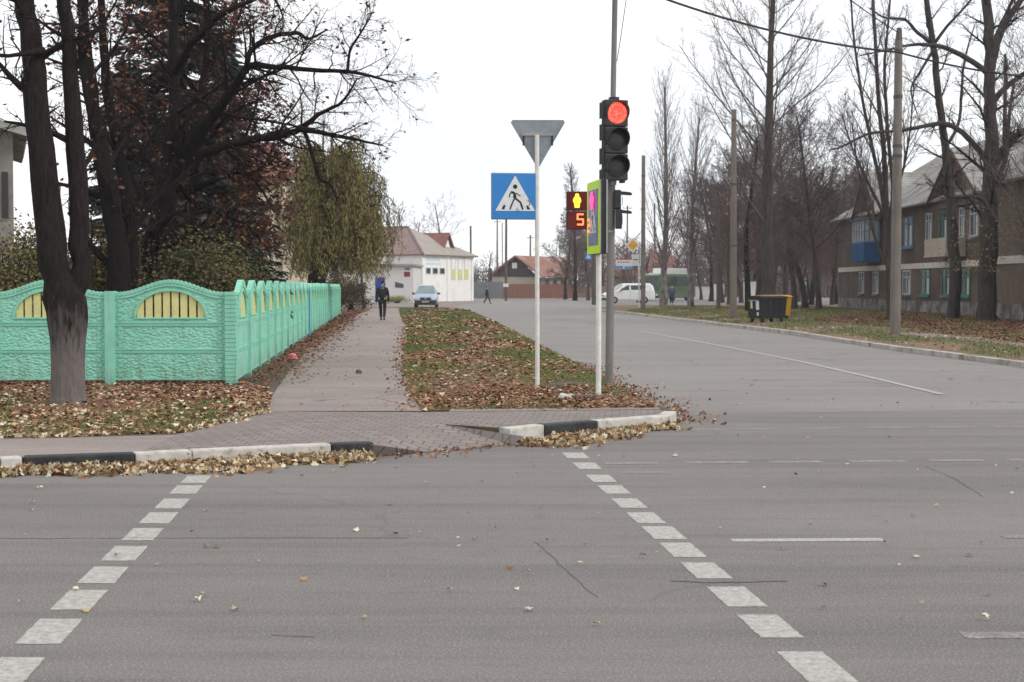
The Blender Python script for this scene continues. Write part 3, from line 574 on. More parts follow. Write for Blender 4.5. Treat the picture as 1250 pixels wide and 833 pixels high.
P = scatter_poly([Vector((p.x, p.y, 0)) for p in [G(1420, 463), G(1250, 443.5), G(980, 408.5), G(860, 394), G(860, 393), G(980, 407), G(1250, 441), G(1420, 460)]], 2600, r)
litter('fallen_leaves', np.stack([P[:, 0], P[:, 1], .02 + r.uniform(0, .03, len(P))], 1), .13 * r.uniform(.6, 1.3, len(P)), 31, M['litter'], 'brown leaves lying in the gutter along the far kerb')
P = scatter_poly([Vector((p.x, p.y, 0)) for p in [G(1330, 430, .11), G(1090, 400, .11), G(980, 392, .11), W(24, 95), W(24.2, 75), W(23, 70), W(23, 40)]], 15000, r)
litter('fallen_leaves', np.stack([P[:, 0], P[:, 1], .12 + r.uniform(0, .05, len(P))], 1), .14 * r.uniform(.6, 1.3, len(P)), 32, M['litter_red'], 'reddish leaf carpet under the trees by the brick apartment house')
P = scatter_poly(rp, 9000, r)
litter('fallen_leaves', np.stack([P[:, 0], P[:, 1], .12 + r.uniform(0, .03, len(P))], 1), .12 * r.uniform(.6, 1.3, len(P)), 33, M['litter'], 'scattered tan leaves over the grass beyond the side road')
P = scatter_poly([W(-4, 7), W(5, 7), W(9, 24), W(2, 28), W(-5, 13)], 260, r, 2)
litter('fallen_leaves', np.stack([P[:, 0], P[:, 1], .014 + r.uniform(0, .01, len(P))], 1), .05 * r.uniform(.3, 1.3, len(P)), 34, M['litter_pale'], 'single leaves and bits lying here and there on the road', lobed=True)
P = scatter_poly([G(x, y, LZ) for x, y in path_pts] , 150, r, 2)
litter('fallen_leaves', np.stack([P[:, 0], P[:, 1], LZ + .02 + r.uniform(0, .01, len(P))], 1), .06 * r.uniform(.3, 1.3, len(P)), 35, M['litter'], 'single leaves lying on the grey footpath', lobed=True)
# ------------------------------------------------------------------ mint concrete fence
def top_z(u): return 1.42 + (.19 * .5 * (1 + math.cos(math.pi * u)) if abs(u) < 1 else 0)
def panel_parts(L_):
    """panel of length L_, local x 0..L_, centred on y=0, base z=0"""
    N = 48; b = MB(); c = L_ / 2; T = .03
    xs = sorted(set([L_ * i / N for i in range(N + 1)] + [c - .53, c + .53]))
    tz = lambda x: top_z((x - c) / .8)
    az = lambda x: 1.06 + .40 * math.sqrt(max(0, 1 - ((x - c) / .53) ** 2))
    b.box(.0, L_, -T, T, .11, 1.06)
    for x0, x1 in zip(xs[:-1], xs[1:]):
        ins = abs((x0 + x1) / 2 - c) < .53
        lo0, lo1 = (az(x0), az(x1)) if ins else (1.06, 1.06)
        b.quad((x0, -T, lo0), (x1, -T, lo1), (x1, -T, tz(x1)), (x0, -T, tz(x0))); b.quad((x0, T, lo0), (x1, T, lo1), (x1, T, tz(x1)), (x0, T, tz(x0)))
        b.quad((x0, -T, tz(x0)), (x1, -T, tz(x1)), (x1, T, tz(x1)), (x0, T, tz(x0)))
        if ins: b.quad((x0, -T, lo0), (x1, -T, lo1), (x1, T, lo1), (x0, T, lo0))
    t = MB()
    for z in (.55, .96): t.box(.0, L_, -T - .014, T + .014, z - .03, z - .008); t.box(.0, L_, -T - .014, T + .014, z + .008, z + .03)
    t.box(.0, L_, -T - .014, T + .014, .105, .13)
    for x in (.1, L_ - .1):
        for z0, z1 in ((.14, .51), (.59, .92), (1.0, 1.34)):
            for k in range(5): zz = z0 + (z1 - z0) * (k + .5) / 5; t.box(x - .03 + .015 * (k % 2), x + .03 + .015 * (k % 2), -T - .014, T + .014, zz - .025, zz + .025)
    for k in range(28):
        x0 = L_ * k / 28; x = x0 + L_ / 56; t.cyl((x, -T - .014, tz(x) - .005), (x, T + .014, tz(x) - .005), .034, n=9)
    pr = None                                   # raised rim under the beads and round the opening
    for k in range(37):
        x = L_ * k / 36; p = (x, tz(x))
        if pr: t.add([(pr[0], -T - .016, pr[1] - .075), (p[0], -T - .016, p[1] - .075), (p[0], -T - .016, p[1] - .045), (pr[0], -T - .016, pr[1] - .045), (pr[0], T + .016, pr[1] - .075), (p[0], T + .016, p[1] - .075), (p[0], T + .016, p[1] - .045), (pr[0], T + .016, pr[1] - .045)], [(0, 1, 2, 3), (4, 5, 6, 7), (0, 1, 5, 4), (3, 2, 6, 7)])
        pr = p
    for k in range(24):
        a0 = math.pi * k / 24; a1 = math.pi * (k + 1) / 24; f = lambda a, e: (c + (.53 + e) * math.cos(a), 1.06 + (.40 + e) * math.sin(a))
        q = [f(a0, 0), f(a1, 0), f(a1, .03), f(a0, .03)]
        t.add([(x, -T - .018, z) for x, z in q] + [(x, T + .018, z) for x, z in q], [(0, 1, 2, 3), (4, 5, 6, 7), (0, 1, 5, 4), (3, 2, 6, 7)])
    t.box(c - .56, c + .56, -T - .018, T + .018, 1.035, 1.058)
    s = MB(); n = 8; wd = 1.06 / n
    for k in range(n):
        x0 = c - .53 + k * wd + .016; x1 = x0 + wd - .032; xa = az(x0); xb = az(x1); xm = (x0 + x1) / 2
        s.prism([(x0, 1.045), (x1, 1.045), (x1, max(1.07, xb)), (xm, max(1.08, az(xm))), (x0, max(1.07, xa))], 'y', -.018, .018)
    return b, t, s
class MeshLib: pass
def add_fence(name, label, start, d, n, L_, posts=True, corner=False, skip=()):
    rz = math.atan2(d.y, d.x); root = thing(name, label, 'fence', start, rz)
    b, t, s = panel_parts(L_ - .12); first = {}
    for i in range(n):
        for nm, mb, mm in (('panel', b, M['mint_stone']), ('moulding', t, M['mint']), ('slats', s, M['yellow_slat'])):
            if nm not in first: o = mb.build(nm, mm, root); first[nm] = o
            else: o = first[nm].copy(); sc.collection.objects.link(o); o.parent = root
            jx = random.Random(i * 7 + len(name)).uniform(-.012, .012)
            o.location = (i * L_ + .06, 0, jx); 
    return root, rz
def add_post(root, x, h=1.46, m=None, ribs=False, wd=.075, first=[]):
    b = MB(); b.box(x - wd, x + wd, -wd, wd, -.1, h); 
    if ribs:
        for k in range(int(h / .065)): b.box(x - wd - .01, x + wd + .01, -wd - .01, wd + .01, .02 + k * .065, .02 + k * .065 + .05)
    else: b.prism([(x - wd, -wd), (x + wd, -wd), (x + wd, wd), (x - wd, wd)], 'z', h, h + .01)
    return b.build('post', m or M['mint'], root)
corner = G(283, 471.5, LZ); corner.z = LZ
fr, rz = add_fence('concrete_fence', 'mint green concrete fence facing the road with yellow fan openings, behind the forked tree', corner, Vector((-1, .0, 0)), 5, 1.84)
for i in range(6): add_post(fr, i * 1.84, 1.44, ribs=(i == 0))
sd1, rz = add_fence('concrete_fence', 'mint green concrete fence running away from the corner post beside the footpath', corner + Vector((.03, .12, 0)), Vector((fl.x, 1, 0)), 11, 2.0)
for i in range(1, 12): add_post(sd1, i * 2.0, 1.46, M['mint'] if i < 11 else M['blue_post'])
p2 = corner + Vector((fl.x, 1, 0)).normalized() * 22.2
sd2, rz = add_fence('concrete_fence', 'farther mint fence stretch between the two blue posts beside the footpath', p2, Vector((fl.x, 1, 0)), 10, 2.0)
for i in range(1, 11): add_post(sd2, i * 2.0, 1.5, M['mint'] if i < 10 else M['blue_post'])
p3 = corner + Vector((fl.x, 1, 0)).normalized() * 42.6
sd3, rz = add_fence('concrete_fence', 'farthest short mint fence stretch beyond the last blue post by the willow', p3, Vector((fl.x, 1, 0)), 7, 2.0)
for i in range(1, 8): add_post(sd3, i * 2.0, 1.5)

# ------------------------------------------------------------------ signs
def tubepost(root, name, p0, p1, r0, m, n=12, r1=None):
    L0 = root.location; b = MB(); b.cyl(Vector(p0) - L0, Vector(p1) - L0, r0, r1, n); return b.build(name, m, root, smooth=False)
def strip(b, pts, w_, y):                     # thick polyline in the x-z plane
    for (x0, z0), (x1, z1) in zip(pts[:-1], pts[1:]):
        d = Vector((x1 - x0, 0, z1 - z0)); L_ = d.length; d.normalize(); nn = Vector((-d.z, 0, d.x)) * w_ / 2; e = d * w_ * .3
        a = Vector((x0, y, z0)) - e; c = Vector((x1, y, z1)) + e; b.quad(a - nn, c - nn, c + nn, a + nn)
def crossing_face(root, S, y, cx=0., cz=0., mirror=False):
    """pictogram on a plate: S = side, drawn at local y, centred (cx,cz)"""
    def T(x, yy): u = (x - 402) / 595 * S * (-1 if mirror else 1); return (cx + u, cz + (412 - yy) / 595 * S)
    b = MB(); P = [T(410, 148), T(155, 600), T(668, 600)]; b.add([(x, y - .004, z) for x, z in P], [(0, 1, 2)]); b.build('white_triangle', M['sign_white'], root)
    b = MB(); yy = y - .007; k = S / 595
    c = T(410, 291); b.add([(c[0] + 28 * k * math.cos(a * math.pi / 10), yy, c[1] + 28 * k * math.sin(a * math.pi / 10)) for a in range(20)], [tuple(range(20))]); b.build('figure_head', M['sign_black'], root); b = MB()
    tor = [T(*p) for p in [(352, 348), (392, 352), (418, 380), (428, 428), (402, 452), (384, 425), (388, 385), (360, 372)]]
    b.add([(x, yy - .001, z) for x, z in tor], [tuple(range(8))])
    strip(b, [T(368, 356), T(342, 385), (T(338, 424))], 14 * k, yy); strip(b, [T(420, 372), T(478, 410)], 11 * k, yy - .0003)
    strip(b, [T(412, 438), T(478, 490), T(508, 576)], 22 * k, yy - .0006); strip(b, [T(400, 445), T(370, 510), T(345, 577)], 17 * k, yy - .0009)
    b.build('walking_figure', M['sign_black'], root)
    for q in ([(262, 525), (288, 528), (272, 580), (234, 580)], [(552, 530), (574, 530), (606, 580), (566, 580)]): b = MB(); b.add([(*[T(*p)[0]], yy, T(*p)[1]) for p in q], [(0, 1, 2, 3)]); b.build('crossing_stripe', M['sign_black'], root)
pb = G(656, 474.5, LZ); Yp = pb.y
sp_ = thing('sign_post', 'slim white post on the verge carrying the blue crossing plate and the grey triangle', 'sign post', pb)
tubepost(sp_, 'post', pb - Vector((0, 0, .1)), D(655.5, 165, Yp), .034, M['post_white'])
cs = D(628, 239.7, Yp - .06); S = .69
s1 = thing('crossing_sign', 'square blue pedestrian crossing sign with white triangle on the slim white post', 'road sign', cs, R(7)); 
b = MB(); b.box(-S / 2, S / 2, -.0, .05, -S / 2, S / 2); o = b.build('plate', M['sign_back'], s1, bevel=.012)
b = MB(); b.prism([(-S / 2 + .012, -S / 2 + .014), (S / 2 - .012, -S / 2 + .014), (S / 2 - .012, S / 2 - .014), (-S / 2 + .012, S / 2 - .014)], 'y', -.004, .001); b.build('blue_face', M['sign_blue'], s1)
crossing_face(s1, S, -.004)
b = MB(); strip(b, [(.02, -.2), (.05, -.17), (.03, -.22), (.08, -.2)], .008, -.013); strip(b, [(.2, -.06), (.24, -.09), (.22, -.13)], .02, -.013); b.build('scribble', mat('grey_scribble', (.3, .32, .33), (.2, .2, .2), scale=9), s1)
b = MB(); b.box(.26, .36, .05, .1, .18, .22); b.box(.26, .36, .05, .1, -.22, -.18); b.build('clamp', M['metal'], s1)
cy = D(656, 165, Yp + .05)
s2 = thing('give_way_sign', 'grey metal back of a downward triangle sign atop the slim white post', 'road sign', cy)
def pp(px, py): v = D(px, py, Yp + .05) - cy; return (v.x, v.z)
b = MB(); b.prism([pp(625.5, 146.6), pp(688, 146.6), pp(689.5, 150), pp(658, 204.5), pp(655.5, 204.5), pp(623.5, 150)], 'y', 0, .012); b.build('triangle_plate', M['sign_back'], s2)
b = MB(); a = pp(637, 162.5); c = pp(676, 166); b.box(a[0], c[0], -.022, -.001, c[1], a[1]); b.build('bracket', M['metal'], s2)
for px in (639, 674): 
    b = MB(); a = pp(px - 1.2, 166.5); c = pp(px + 1.2, 178); b.box(a[0], c[0], -.02, -.001, c[1], a[1]); b.build('bracket', M['dark'], s2)
b = MB(); a = pp(641, 189); c = pp(671, 188); b.box(a[0] + .08, c[0] - .08, -.008, -.001, a[1], a[1] + .012); b.build('seam', M['metal'], s2)
fig_pts = [(-.018, .262), (.018, .262), (.03, .245), (.028, .222), (.05, .2), (.062, .165), (.06, .13), (.044, .12), (.042, .085), (.036, .045), (-.036, .045), (-.042, .085), (-.044, .12), (-.06, .13), (-.062, .165), (-.05, .2), (-.028, .222), (-.03, .245)]
def led(name, c, c2, s_, st):
    m = bpy.data.materials.new(name); m.use_nodes = True; n = m.node_tree.nodes; L = m.node_tree.links; b_ = n['Principled BSDF']; t = n.new('ShaderNodeTexCoord')
    v = n.new('ShaderNodeTexVoronoi'); v.inputs['Scale'].default_value = s_; v.inputs['Randomness'].default_value = .5; L.new(t.outputs['Object'], v.inputs[0])
    r_ = n.new('ShaderNodeMapRange'); r_.inputs[1].default_value = .25; r_.inputs[2].default_value = .6; L.new(v.outputs['Distance'], r_.inputs[0])
    x = n.new('ShaderNodeMixRGB'); x.inputs[1].default_value = (*c, 1); x.inputs[2].default_value = (*c2, 1); L.new(r_.outputs[0], x.inputs[0]); L.new(x.outputs[0], b_.inputs['Emission Color'])
    b_.inputs['Emission Strength'].default_value = st; b_.inputs['Base Color'].default_value = (.1, .02, .02, 1); return m
M['led_red'] = led('lit_red_lens', (1., .26, .16), (1., .05, .03), 46, 1.25)
M['led_yellow'] = mat('lit_yellow_symbol', (1, .6, .05), emit=((1, .62, .05), 1.5)); M['orange_led_and_reflection'] = mat('lit_and_reflected_orange_digit', (1, .3, .1), emit=((1, .24, .09), 1.4))  # orange also colours the reflected digit on the lime sign
M['lens_red'] = mat('dark_red_glow', (.05, .012, .012), (.08, .015, .012), scale=4, emit=((.2, .015, .01), .35))
M['reflection_pink'] = mat('pink_painted_reflection', (1, .1, .35), emit=((1, .1, .32), .95))  # glowing colour for the reflection on the lime sign, no lamp there
# lime sign on its own white post
pb2 = G(730.5, 485, LZ)
sp2 = thing('sign_post', 'short thick white post standing in front of the grey signal pole', 'sign post', pb2)
tubepost(sp2, 'post', pb2 - Vector((0, 0, .1)), D(731, 250, pb2.y), .038, M['post_white'])
b = MB(); b.cyl((0, 0, -.02), (0, 0, .035), .22, .17, 14); b.build('footing', M['kerbg'], sp2)
tilt = D(730, 266, pb2.y); 
s3 = thing('crossing_sign', 'tall crossing sign with fluorescent lime border turned almost edge on beside the signal pole', 'road sign', tilt + Vector((-.01, 0, 0)), R(-82))
b = MB(); b.box(-.45, .45, -.05, .05, -.5, .5); b.build('case', M['dark'], s3, bevel=.01)
b = MB(); b.box(-.445, .445, -.056, -.0505, -.495, .495); b.build('lime_border', M['sign_lime'], s3)
b = MB(); b.box(-.33, .33, -.061, -.0565, -.38, .38); b.build('blue_field', mat('navy_sheet', (.02, .05, .25), (.03, .07, .3), scale=5, rough=.2, spec=.6), s3)
crossing_face(s3, .6, -.061, 0, -.02)
b = MB(); b.prism([(x * 2.6 - .02, .1 + (z - .04) * 1.15) for x, z in fig_pts], 'y', -.078, -.072); b.build('painted_figure_reflection', M['reflection_pink'], s3)  # reflection of the lit signal figure, put in as a glowing shape
b = MB(); [strip(b, [p_, q2], .035, -.078) for p_, q2 in (((-.3, -.02), (-.16, -.02)), ((-.16, -.02), (-.16, -.1)), ((-.16, -.1), (-.3, -.1)), ((-.3, -.1), (-.3, -.18)), ((-.3, -.18), (-.16, -.18)))]; b.build('painted_digit_reflection', M['orange_led_and_reflection'], s3)  # mirrored countdown digit: a reflection painted on with emissive strips
b = MB(); b.box(.449, .462, .03, .052, -.49, .49); b.box(.449, .462, -.052, -.04, -.49, .49); b.build('edge_trim', M['metal'], s3)
# ------------------------------------------------------------------ signal pole and heads
pb3 = G(743.5, 471.5, LZ); YS = pb3.y
sg = thing('signal_pole', 'tall grey steel pole leaning slightly behind the white posts, carrying the traffic signals', 'signal pole', pb3)
tubepost(sg, 'lower_tube', pb3 - Vector((0, 0, .1)), D(746.5, 222, YS), .062, M['pole_steel'], 14, .058)
tubepost(sg, 'upper_tube', D(746.5, 222, YS), D(752, -70, YS), .042, M['pole_steel'], 12)
tubepost(sg, 'collar', D(746.4, 226, YS), D(746.6, 219, YS), .075, M['metal'], 14)
tubepost(sg, 'collar', D(745.2, 284, YS), D(745.3, 281.5, YS), .07, M['metal'], 14)
def visor(root, cx, cz, r_, ln, m, a0=-25, a1=205, y0=-.0):
    b = MB(); n = 22; vs = []
    for k in range(n + 1):
        a = R(a0 + (a1 - a0) * k / n); tt = math.sin(max(0, min(math.pi, R(180 * k / n)))); l_ = ln * (.35 + .65 * tt)
        for rr, yy in ((r_, y0), (r_, y0 - l_), (r_ + .012, y0 - l_), (r_ + .012, y0)): vs.append((cx + rr * math.cos(a), yy, cz + rr * math.sin(a)))
    fs = []
    for k in range(n):
        for j in range(4): fs.append((k * 4 + j, k * 4 + (j + 1) % 4, (k + 1) * 4 + (j + 1) % 4, (k + 1) * 4 + j))
    b.add(vs, fs); return b.build('visor', m, root, smooth=False)
def lens(root, cx, cz, r_, m, y0=-.005, dome=.03):
    b = MB(); vs = [(cx, y0 - dome, cz)]; fs = []; n = 28
    for q, (fr_, dy) in enumerate(((.5, .75), (.85, .3), (1, 0))):
        vs += [(cx + r_ * fr_ * math.cos(2 * math.pi * k / n), y0 - dome * dy, cz + r_ * fr_ * math.sin(2 * math.pi * k / n)) for k in range(n)]
    for k in range(n):
        fs.append((0, 1 + k, 1 + (k + 1) % n))
        for q in range(2): a = 1 + q * n; fs.append((a + k, a + n + k, a + n + (k + 1) % n, a + (k + 1) % n))
    b.add(vs, fs); return b.build('lens', m, root, smooth=True)
hc = D(752.8, 171, YS - .18)
h1 = thing('traffic_light', 'large black three-lens traffic light showing red, fixed high on the grey pole', 'traffic light', hc, R(17))
b = MB()
for k in (-1, 0, 1): b.box(-.185, .185, 0, .16, k * .405 - .198, k * .405 + .198)
b.build('housing', M['housing'], h1, bevel=.014)
b = MB()
for z in (-.56, -.24, .12, .45): b.box(-.205, -.19, .02, .2, z - .12, z + .12)
b.box(-.16, .16, .162, .22, -.57, .57); b.build('back_cover', M['housing'], h1)
b = MB(); b.box(-.06, .06, .16, .19, .61, .66); b.box(-.05, .05, .03, .12, .607, .65); b.box(-.15, -.09, .03, .13, -.64, -.607); b.box(.09, .15, .03, .13, -.64, -.607); b.build('mounting_bracket', M['housing'], h1)
for k, mm in ((1, M['led_red']), (0, M['lens_off']), (-1, M['lens_off'])):
    lens(h1, 0, k * .405, .163, mm); visor(h1, 0, k * .405, .168, .16 if k < 1 else .13, M['housing'])
hc2 = D(705, 257.5, YS + .1)
h2 = thing('pedestrian_signal', 'black pedestrian signal with lit yellow figure above an orange 5, left of the signal pole', 'pedestrian signal', hc2, R(3))
b = MB(); b.box(-.165, .165, 0, .12, .005, .295); b.box(-.165, .165, 0, .12, -.285, -.005); b.build('housing', M['housing'], h2, bevel=.01)
b = MB(); b.box(-.15, .15, -.004, -.001, .02, .285); b.build('red_window', M['lens_red'], h2)
b = MB(); b.box(-.15, .15, -.004, -.001, -.275, -.02); b.build('countdown_window', M['lens_red'], h2)
b = MB(); fig = [(-.018, .262), (.018, .262), (.03, .245), (.028, .222), (.05, .2), (.062, .165), (.06, .13), (.044, .12), (.042, .085), (.036, .045), (-.036, .045), (-.042, .085), (-.044, .12), (-.06, .13), (-.062, .165), (-.05, .2), (-.028, .222), (-.03, .245)]
b.prism([(x - .008, z) for x, z in fig], 'y', -.012, -.005); b.build('standing_figure', M['led_yellow'], h2)
b = MB(); X = [-.0, .085]; Zt, Zm, Zb = -.055, -.13, -.21; b5 = [((X[1], Zt), (X[0], Zt)), ((X[0], Zt), (X[0], Zm)), ((X[0], Zm), (X[1], Zm)), ((X[1], Zm), (X[1], Zb)), ((X[1], Zb), (X[0], Zb))]
for (a, c) in b5: strip(b, [a, c], .026, -.009)
b.add([(X[1] - .0, -.0095, Zm), ], []); b.build('digit', M['orange_led_and_reflection'], h2)
b = MB(); b.box(.16, .46, .06, .1, .17, .2); b.box(.16, .46, .06, .1, -.2, -.17); b.build('bracket_arm', M['housing'], h2)
hc3 = D(756.5, 256, YS - .02)
h3 = thing('pedestrian_signal', 'black two-hooded pedestrian signal seen from its side, right of the grey pole', 'pedestrian signal', hc3, R(86))
b = MB(); b.box(-.15, .15, -.02, .08, .01, .29); b.box(-.14, .14, -.035, .07, -.29, -.0); b.build('housing', M['housing'], h3, bevel=.015)
for z in (.13, -.15): 
    b = MB(); b.prism([(-.02, z + .1), (-.02, z + .14), (-.16, z + .125), (-.19, z + .1), (-.16, z + .09)], 'x', -.13, .13); b.build('hood', M['housing'], h3); lens(h3, 0, z, .1, M['lens_off'], -.036, .01)
b = MB(); b.box(-.03, .03, .08, .14, .2, .24); b.box(-.03, .03, .08, .14, -.22, -.18); b.build('bracket_arm', M['housing'], h3)
# far signs
def post_at(name, label, px, py, z0, top, r_, m, cat, r1=None, **k):
    p = G(px, py, z0); o = thing(name, label, cat, p, **k); tubepost(o, 'post', p - Vector((0, 0, .2)), D(top[0], top[1], p.y), r_, m, 10, r1); return o, p
o, p = post_at('sign_post', 'thin pale post of the yellow diamond sign', 780, 376, .11, (780, 311), .05, M['post_white'], 'sign post')
c = D(772.5, 299.5, p.y - .3); s4 = thing('priority_road_sign', 'yellow diamond priority sign with white rim beyond the signal pole', 'road sign', c)
b = MB(); b.prism([(0, -.55), (.55, 0), (0, .55), (-.55, 0)], 'y', 0, .03); b.build('white_rim', M['sign_white'], s4); b = MB(); b.prism([(0, -.37), (.37, 0), (0, .37), (-.37, 0)], 'y', -.01, -.001); b.build('yellow_field', M['sign_orange'], s4)
b = MB(); b.box(.0, .62, .04, .08, -.03, .03); b.cyl((.5, .06, .3), (.5, .06, -1.3), .035); b.build('bracket', M['metal'], s4)
c = D(778, 318, p.y + 4); s5 = thing('road_sign', 'pale square sign with a dark corner mark under the yellow diamond', 'road sign', c)
b = MB(); b.box(-.42, .42, 0, .03, -.42, .42); b.build('plate', M['sign_white'], s5); b = MB(); strip(b, [(-.3, .05), (.12, .05), (.12, -.25)], .07, -.004); b.build('arrow_mark', M['sign_black'], s5)
b = MB(); b.cyl((.15, .06, .4), (.15, .06, -c.z), .04); b.build('post', M['post_white'], s5)
p = G(716, 367, .0); c = D(718, 312.5, p.y); s6 = thing('crossing_sign', 'small far blue crossing sign under the lime bordered one', 'road sign', c)
b = MB(); b.box(-.42, .42, 0, .04, -.5, .5); b.build('blue_plate', M['sign_blue'], s6); b = MB(); b.add([(-.3, -.005, -.3), (.3, -.005, -.3), (0, -.005, .36)], [(0, 1, 2)]); b.build('white_triangle', M['sign_white'], s6)
b = MB(); b.cyl((-.05, .07, .4), (-.05, .07, -c.z), .05); b.build('post', M['concrete'], s6)
c = D(761.5, 322, 190); s7 = thing('banner', 'white banner with red heading and blue lower band beyond the van', 'banner', c)
b = MB(); b.box(-1.05, 1.05, 0, .06, -.7, .65); b.build('white_board', M['sign_white'], s7)
b = MB(); b.box(-1.05, 1.05, -.01, -.001, .48, .65); [b.box(-.8 + .32 * k, -.62 + .32 * k, -.01, -.001, .1, .28) for k in range(5)]; b.build('red_lettering', mat('red_print', (.5, .05, .04), (.42, .04, .04), scale=4), s7)
b = MB(); b.box(-1.05, -.1, -.012, -.002, -.68, -.3); b.box(.1, 1.05, -.012, -.002, -.68, -.35); b.build('blue_print', mat('blue_print', (.1, .22, .5), (.12, .26, .55), scale=4), s7)
b = MB(); b.cyl((-.0, .1, .5), (-.0, .1, -c.z), .07); b.build('post', M['wood'], s7)

# ------------------------------------------------------------------ utility poles and cables
def upole(label, px, py, z0, top, r0, r1, m, collars=(), arm=None, cat='utility pole'):
    p = G(px, py, z0); t = D(top[0], top[1], p.y); o = thing('utility_pole', label, cat, p)
    tubepost(o, 'shaft', p - Vector((0, 0, .3)), t, r0, m, 14, r1)
    for y in collars:
        f = (py - y) / (py - top[1]); c = p.lerp(t, f); rr = (r0 + (r1 - r0) * f) * 1.12; tubepost(o, 'steel_band', c - Vector((0, 0, .05)), c + Vector((0, 0, .05)), rr, M['wood'])
    if arm:
        b = MB(); z = t.z - p.z; b.box(t.x - p.x - arm, t.x - p.x + arm, -.06, .06, z - .5, z - .4); b.build('crossarm', M['wood'], o)
        for k in (-1, 1):
            b = MB(); b.cyl((t.x - p.x + k * arm * .85, 0, z - .4), (t.x - p.x + k * arm * .85, 0, z - .2), .05, .03, 8); b.build('insulator', M['sign_white'], o)
    return o, p, t
o, pA, tA = upole('thick concrete pole strapped to a stub at the lawn edge before the brick house', 1092.5, 409, .11, (1097, 50), .175, .12, M['concrete'], (62, 118, 178, 190))
b = MB(); x = G(1087.5, 408, .11) - pA; b.cyl((x.x, .12, -.2), (x.x + .02, .15, D(1089, 177, pA.y).z - pA.z), .12, .11, 10); b.build('bracing_stub', M['concrete'], o)
b = MB(); z = tA.z - pA.z; b.cyl((tA.x - pA.x, 0, z - .05), (tA.x - pA.x + .02, 0, z + .4), .12, .08, 8); b.build('pole_cap', M['wood'], o)
upole('smooth concrete pole just left of the black bin', 895, 388.5, .11, (896, 134), .175, .12, M['concrete'], (147, 225, 300))[0]
b = MB(); 
o, p_, t_ = upole('slim concrete pole between the white van and the right poplars', 785, 377.5, .11, (785.5, 190), .17, .12, M['concrete'], (215, 255, 300, 350))
upole('grey pole left of the smooth concrete pole, standing in the park grass', 877, 377.5, .1, (877, 255), .15, .11, M['wood'], (290,), .7)
upole('dark pole rising behind the lime bordered sign', 725, 371, .1, (725, 262), .2, .15, M['wood'])
upole('thin dark pole seen just right of the signal pole behind the diamond sign', 765, 362, 0, (766, 251), .16, .12, M['wood'], (), .8)
upole('leftmost of the poles behind the blue plate, rising from a thick stub', 607, 361, 0, (607, 268), .25, .11, M['concrete'], (312,), .6)
upole('thin middle pole of those behind the blue plate', 613.5, 359, 0, (613, 272), .13, .1, M['wood'])
o, p_, t_ = upole('brown pole with a white tag beside the red fence', 617.5, 367.5, 0, (618, 262), .16, .12, M['wood'])
b = MB(); b.box(-.32, .32, -.26, -.23, 1.6, 2.0); b.build('white_tag', M['sign_white'], o)
upole('pale slim pole in front of the dark gabled house', 647, 363, 0, (647.5, 287), .2, .12, M['concrete'], (), .5)
upole('black pole rising behind the roof end of the white building', 575, 361, 0, (574.5, 276), .2, .17, M['wood'])
upole('far thin pole above the tiled roof, left of a pair', 679, 357, 0, (679, 302), .18, .12, M['wood'])
upole('far thin pole above the tiled roof, right of a pair', 683.5, 357, 0, (683, 298), .18, .12, M['wood'])
p = G(712, 364, 0)
o = thing('utility_pole', 'A-shaped pair of grey struts under the ivy tree', 'utility pole', p)
for k, dx in ((0, -.9), (1, .9)): tubepost(o, 'strut', p + Vector((dx, 0, -.2)), D(713, 305, p.y), .17, M['concrete'], 8, .12)
upole('far pole rising between the two poplars', 817, 362, 0, (817, 300), .2, .13, M['wood'])
upole('thin far pole left of the slim concrete pole above the van', 800, 362, 0, (799, 248), .18, .12, M['wood'])
def cable(label, a, b_, sag, r_):
    P = []; 
    for i in range(25): t = i / 24; p = a.lerp(b_, t); p.z -= sag * 4 * t * (1 - t); P.append(p)
    tb = TB(); tb.tube([[*(p - P[0])] for p in P], [r_] * 25, 5); o = tb.build('overhead_cable', M['cable']); o.location = P[0]; tag(o, label, 'cable', 'overhead cables')
att = D(1096.5, 64, 46.5)
cable('thick black cable swooping from the top of the frame down to the strapped concrete pole', D(700, -45, 40), att, .4, .035)
cable('black cable leaving the strapped concrete pole to the right past the big tree', att, D(1330, 98, 45), .2, .03)
cable('thin cable coming down from above to the tip of the strapped concrete pole', D(1020, -14, 46), D(1097, 40, 46.6), .05, .018)
cable('thin wire hanging near the upper tube of the signal pole', D(767, -20, 22.4), D(753, 75, 22.4), .03, .006)

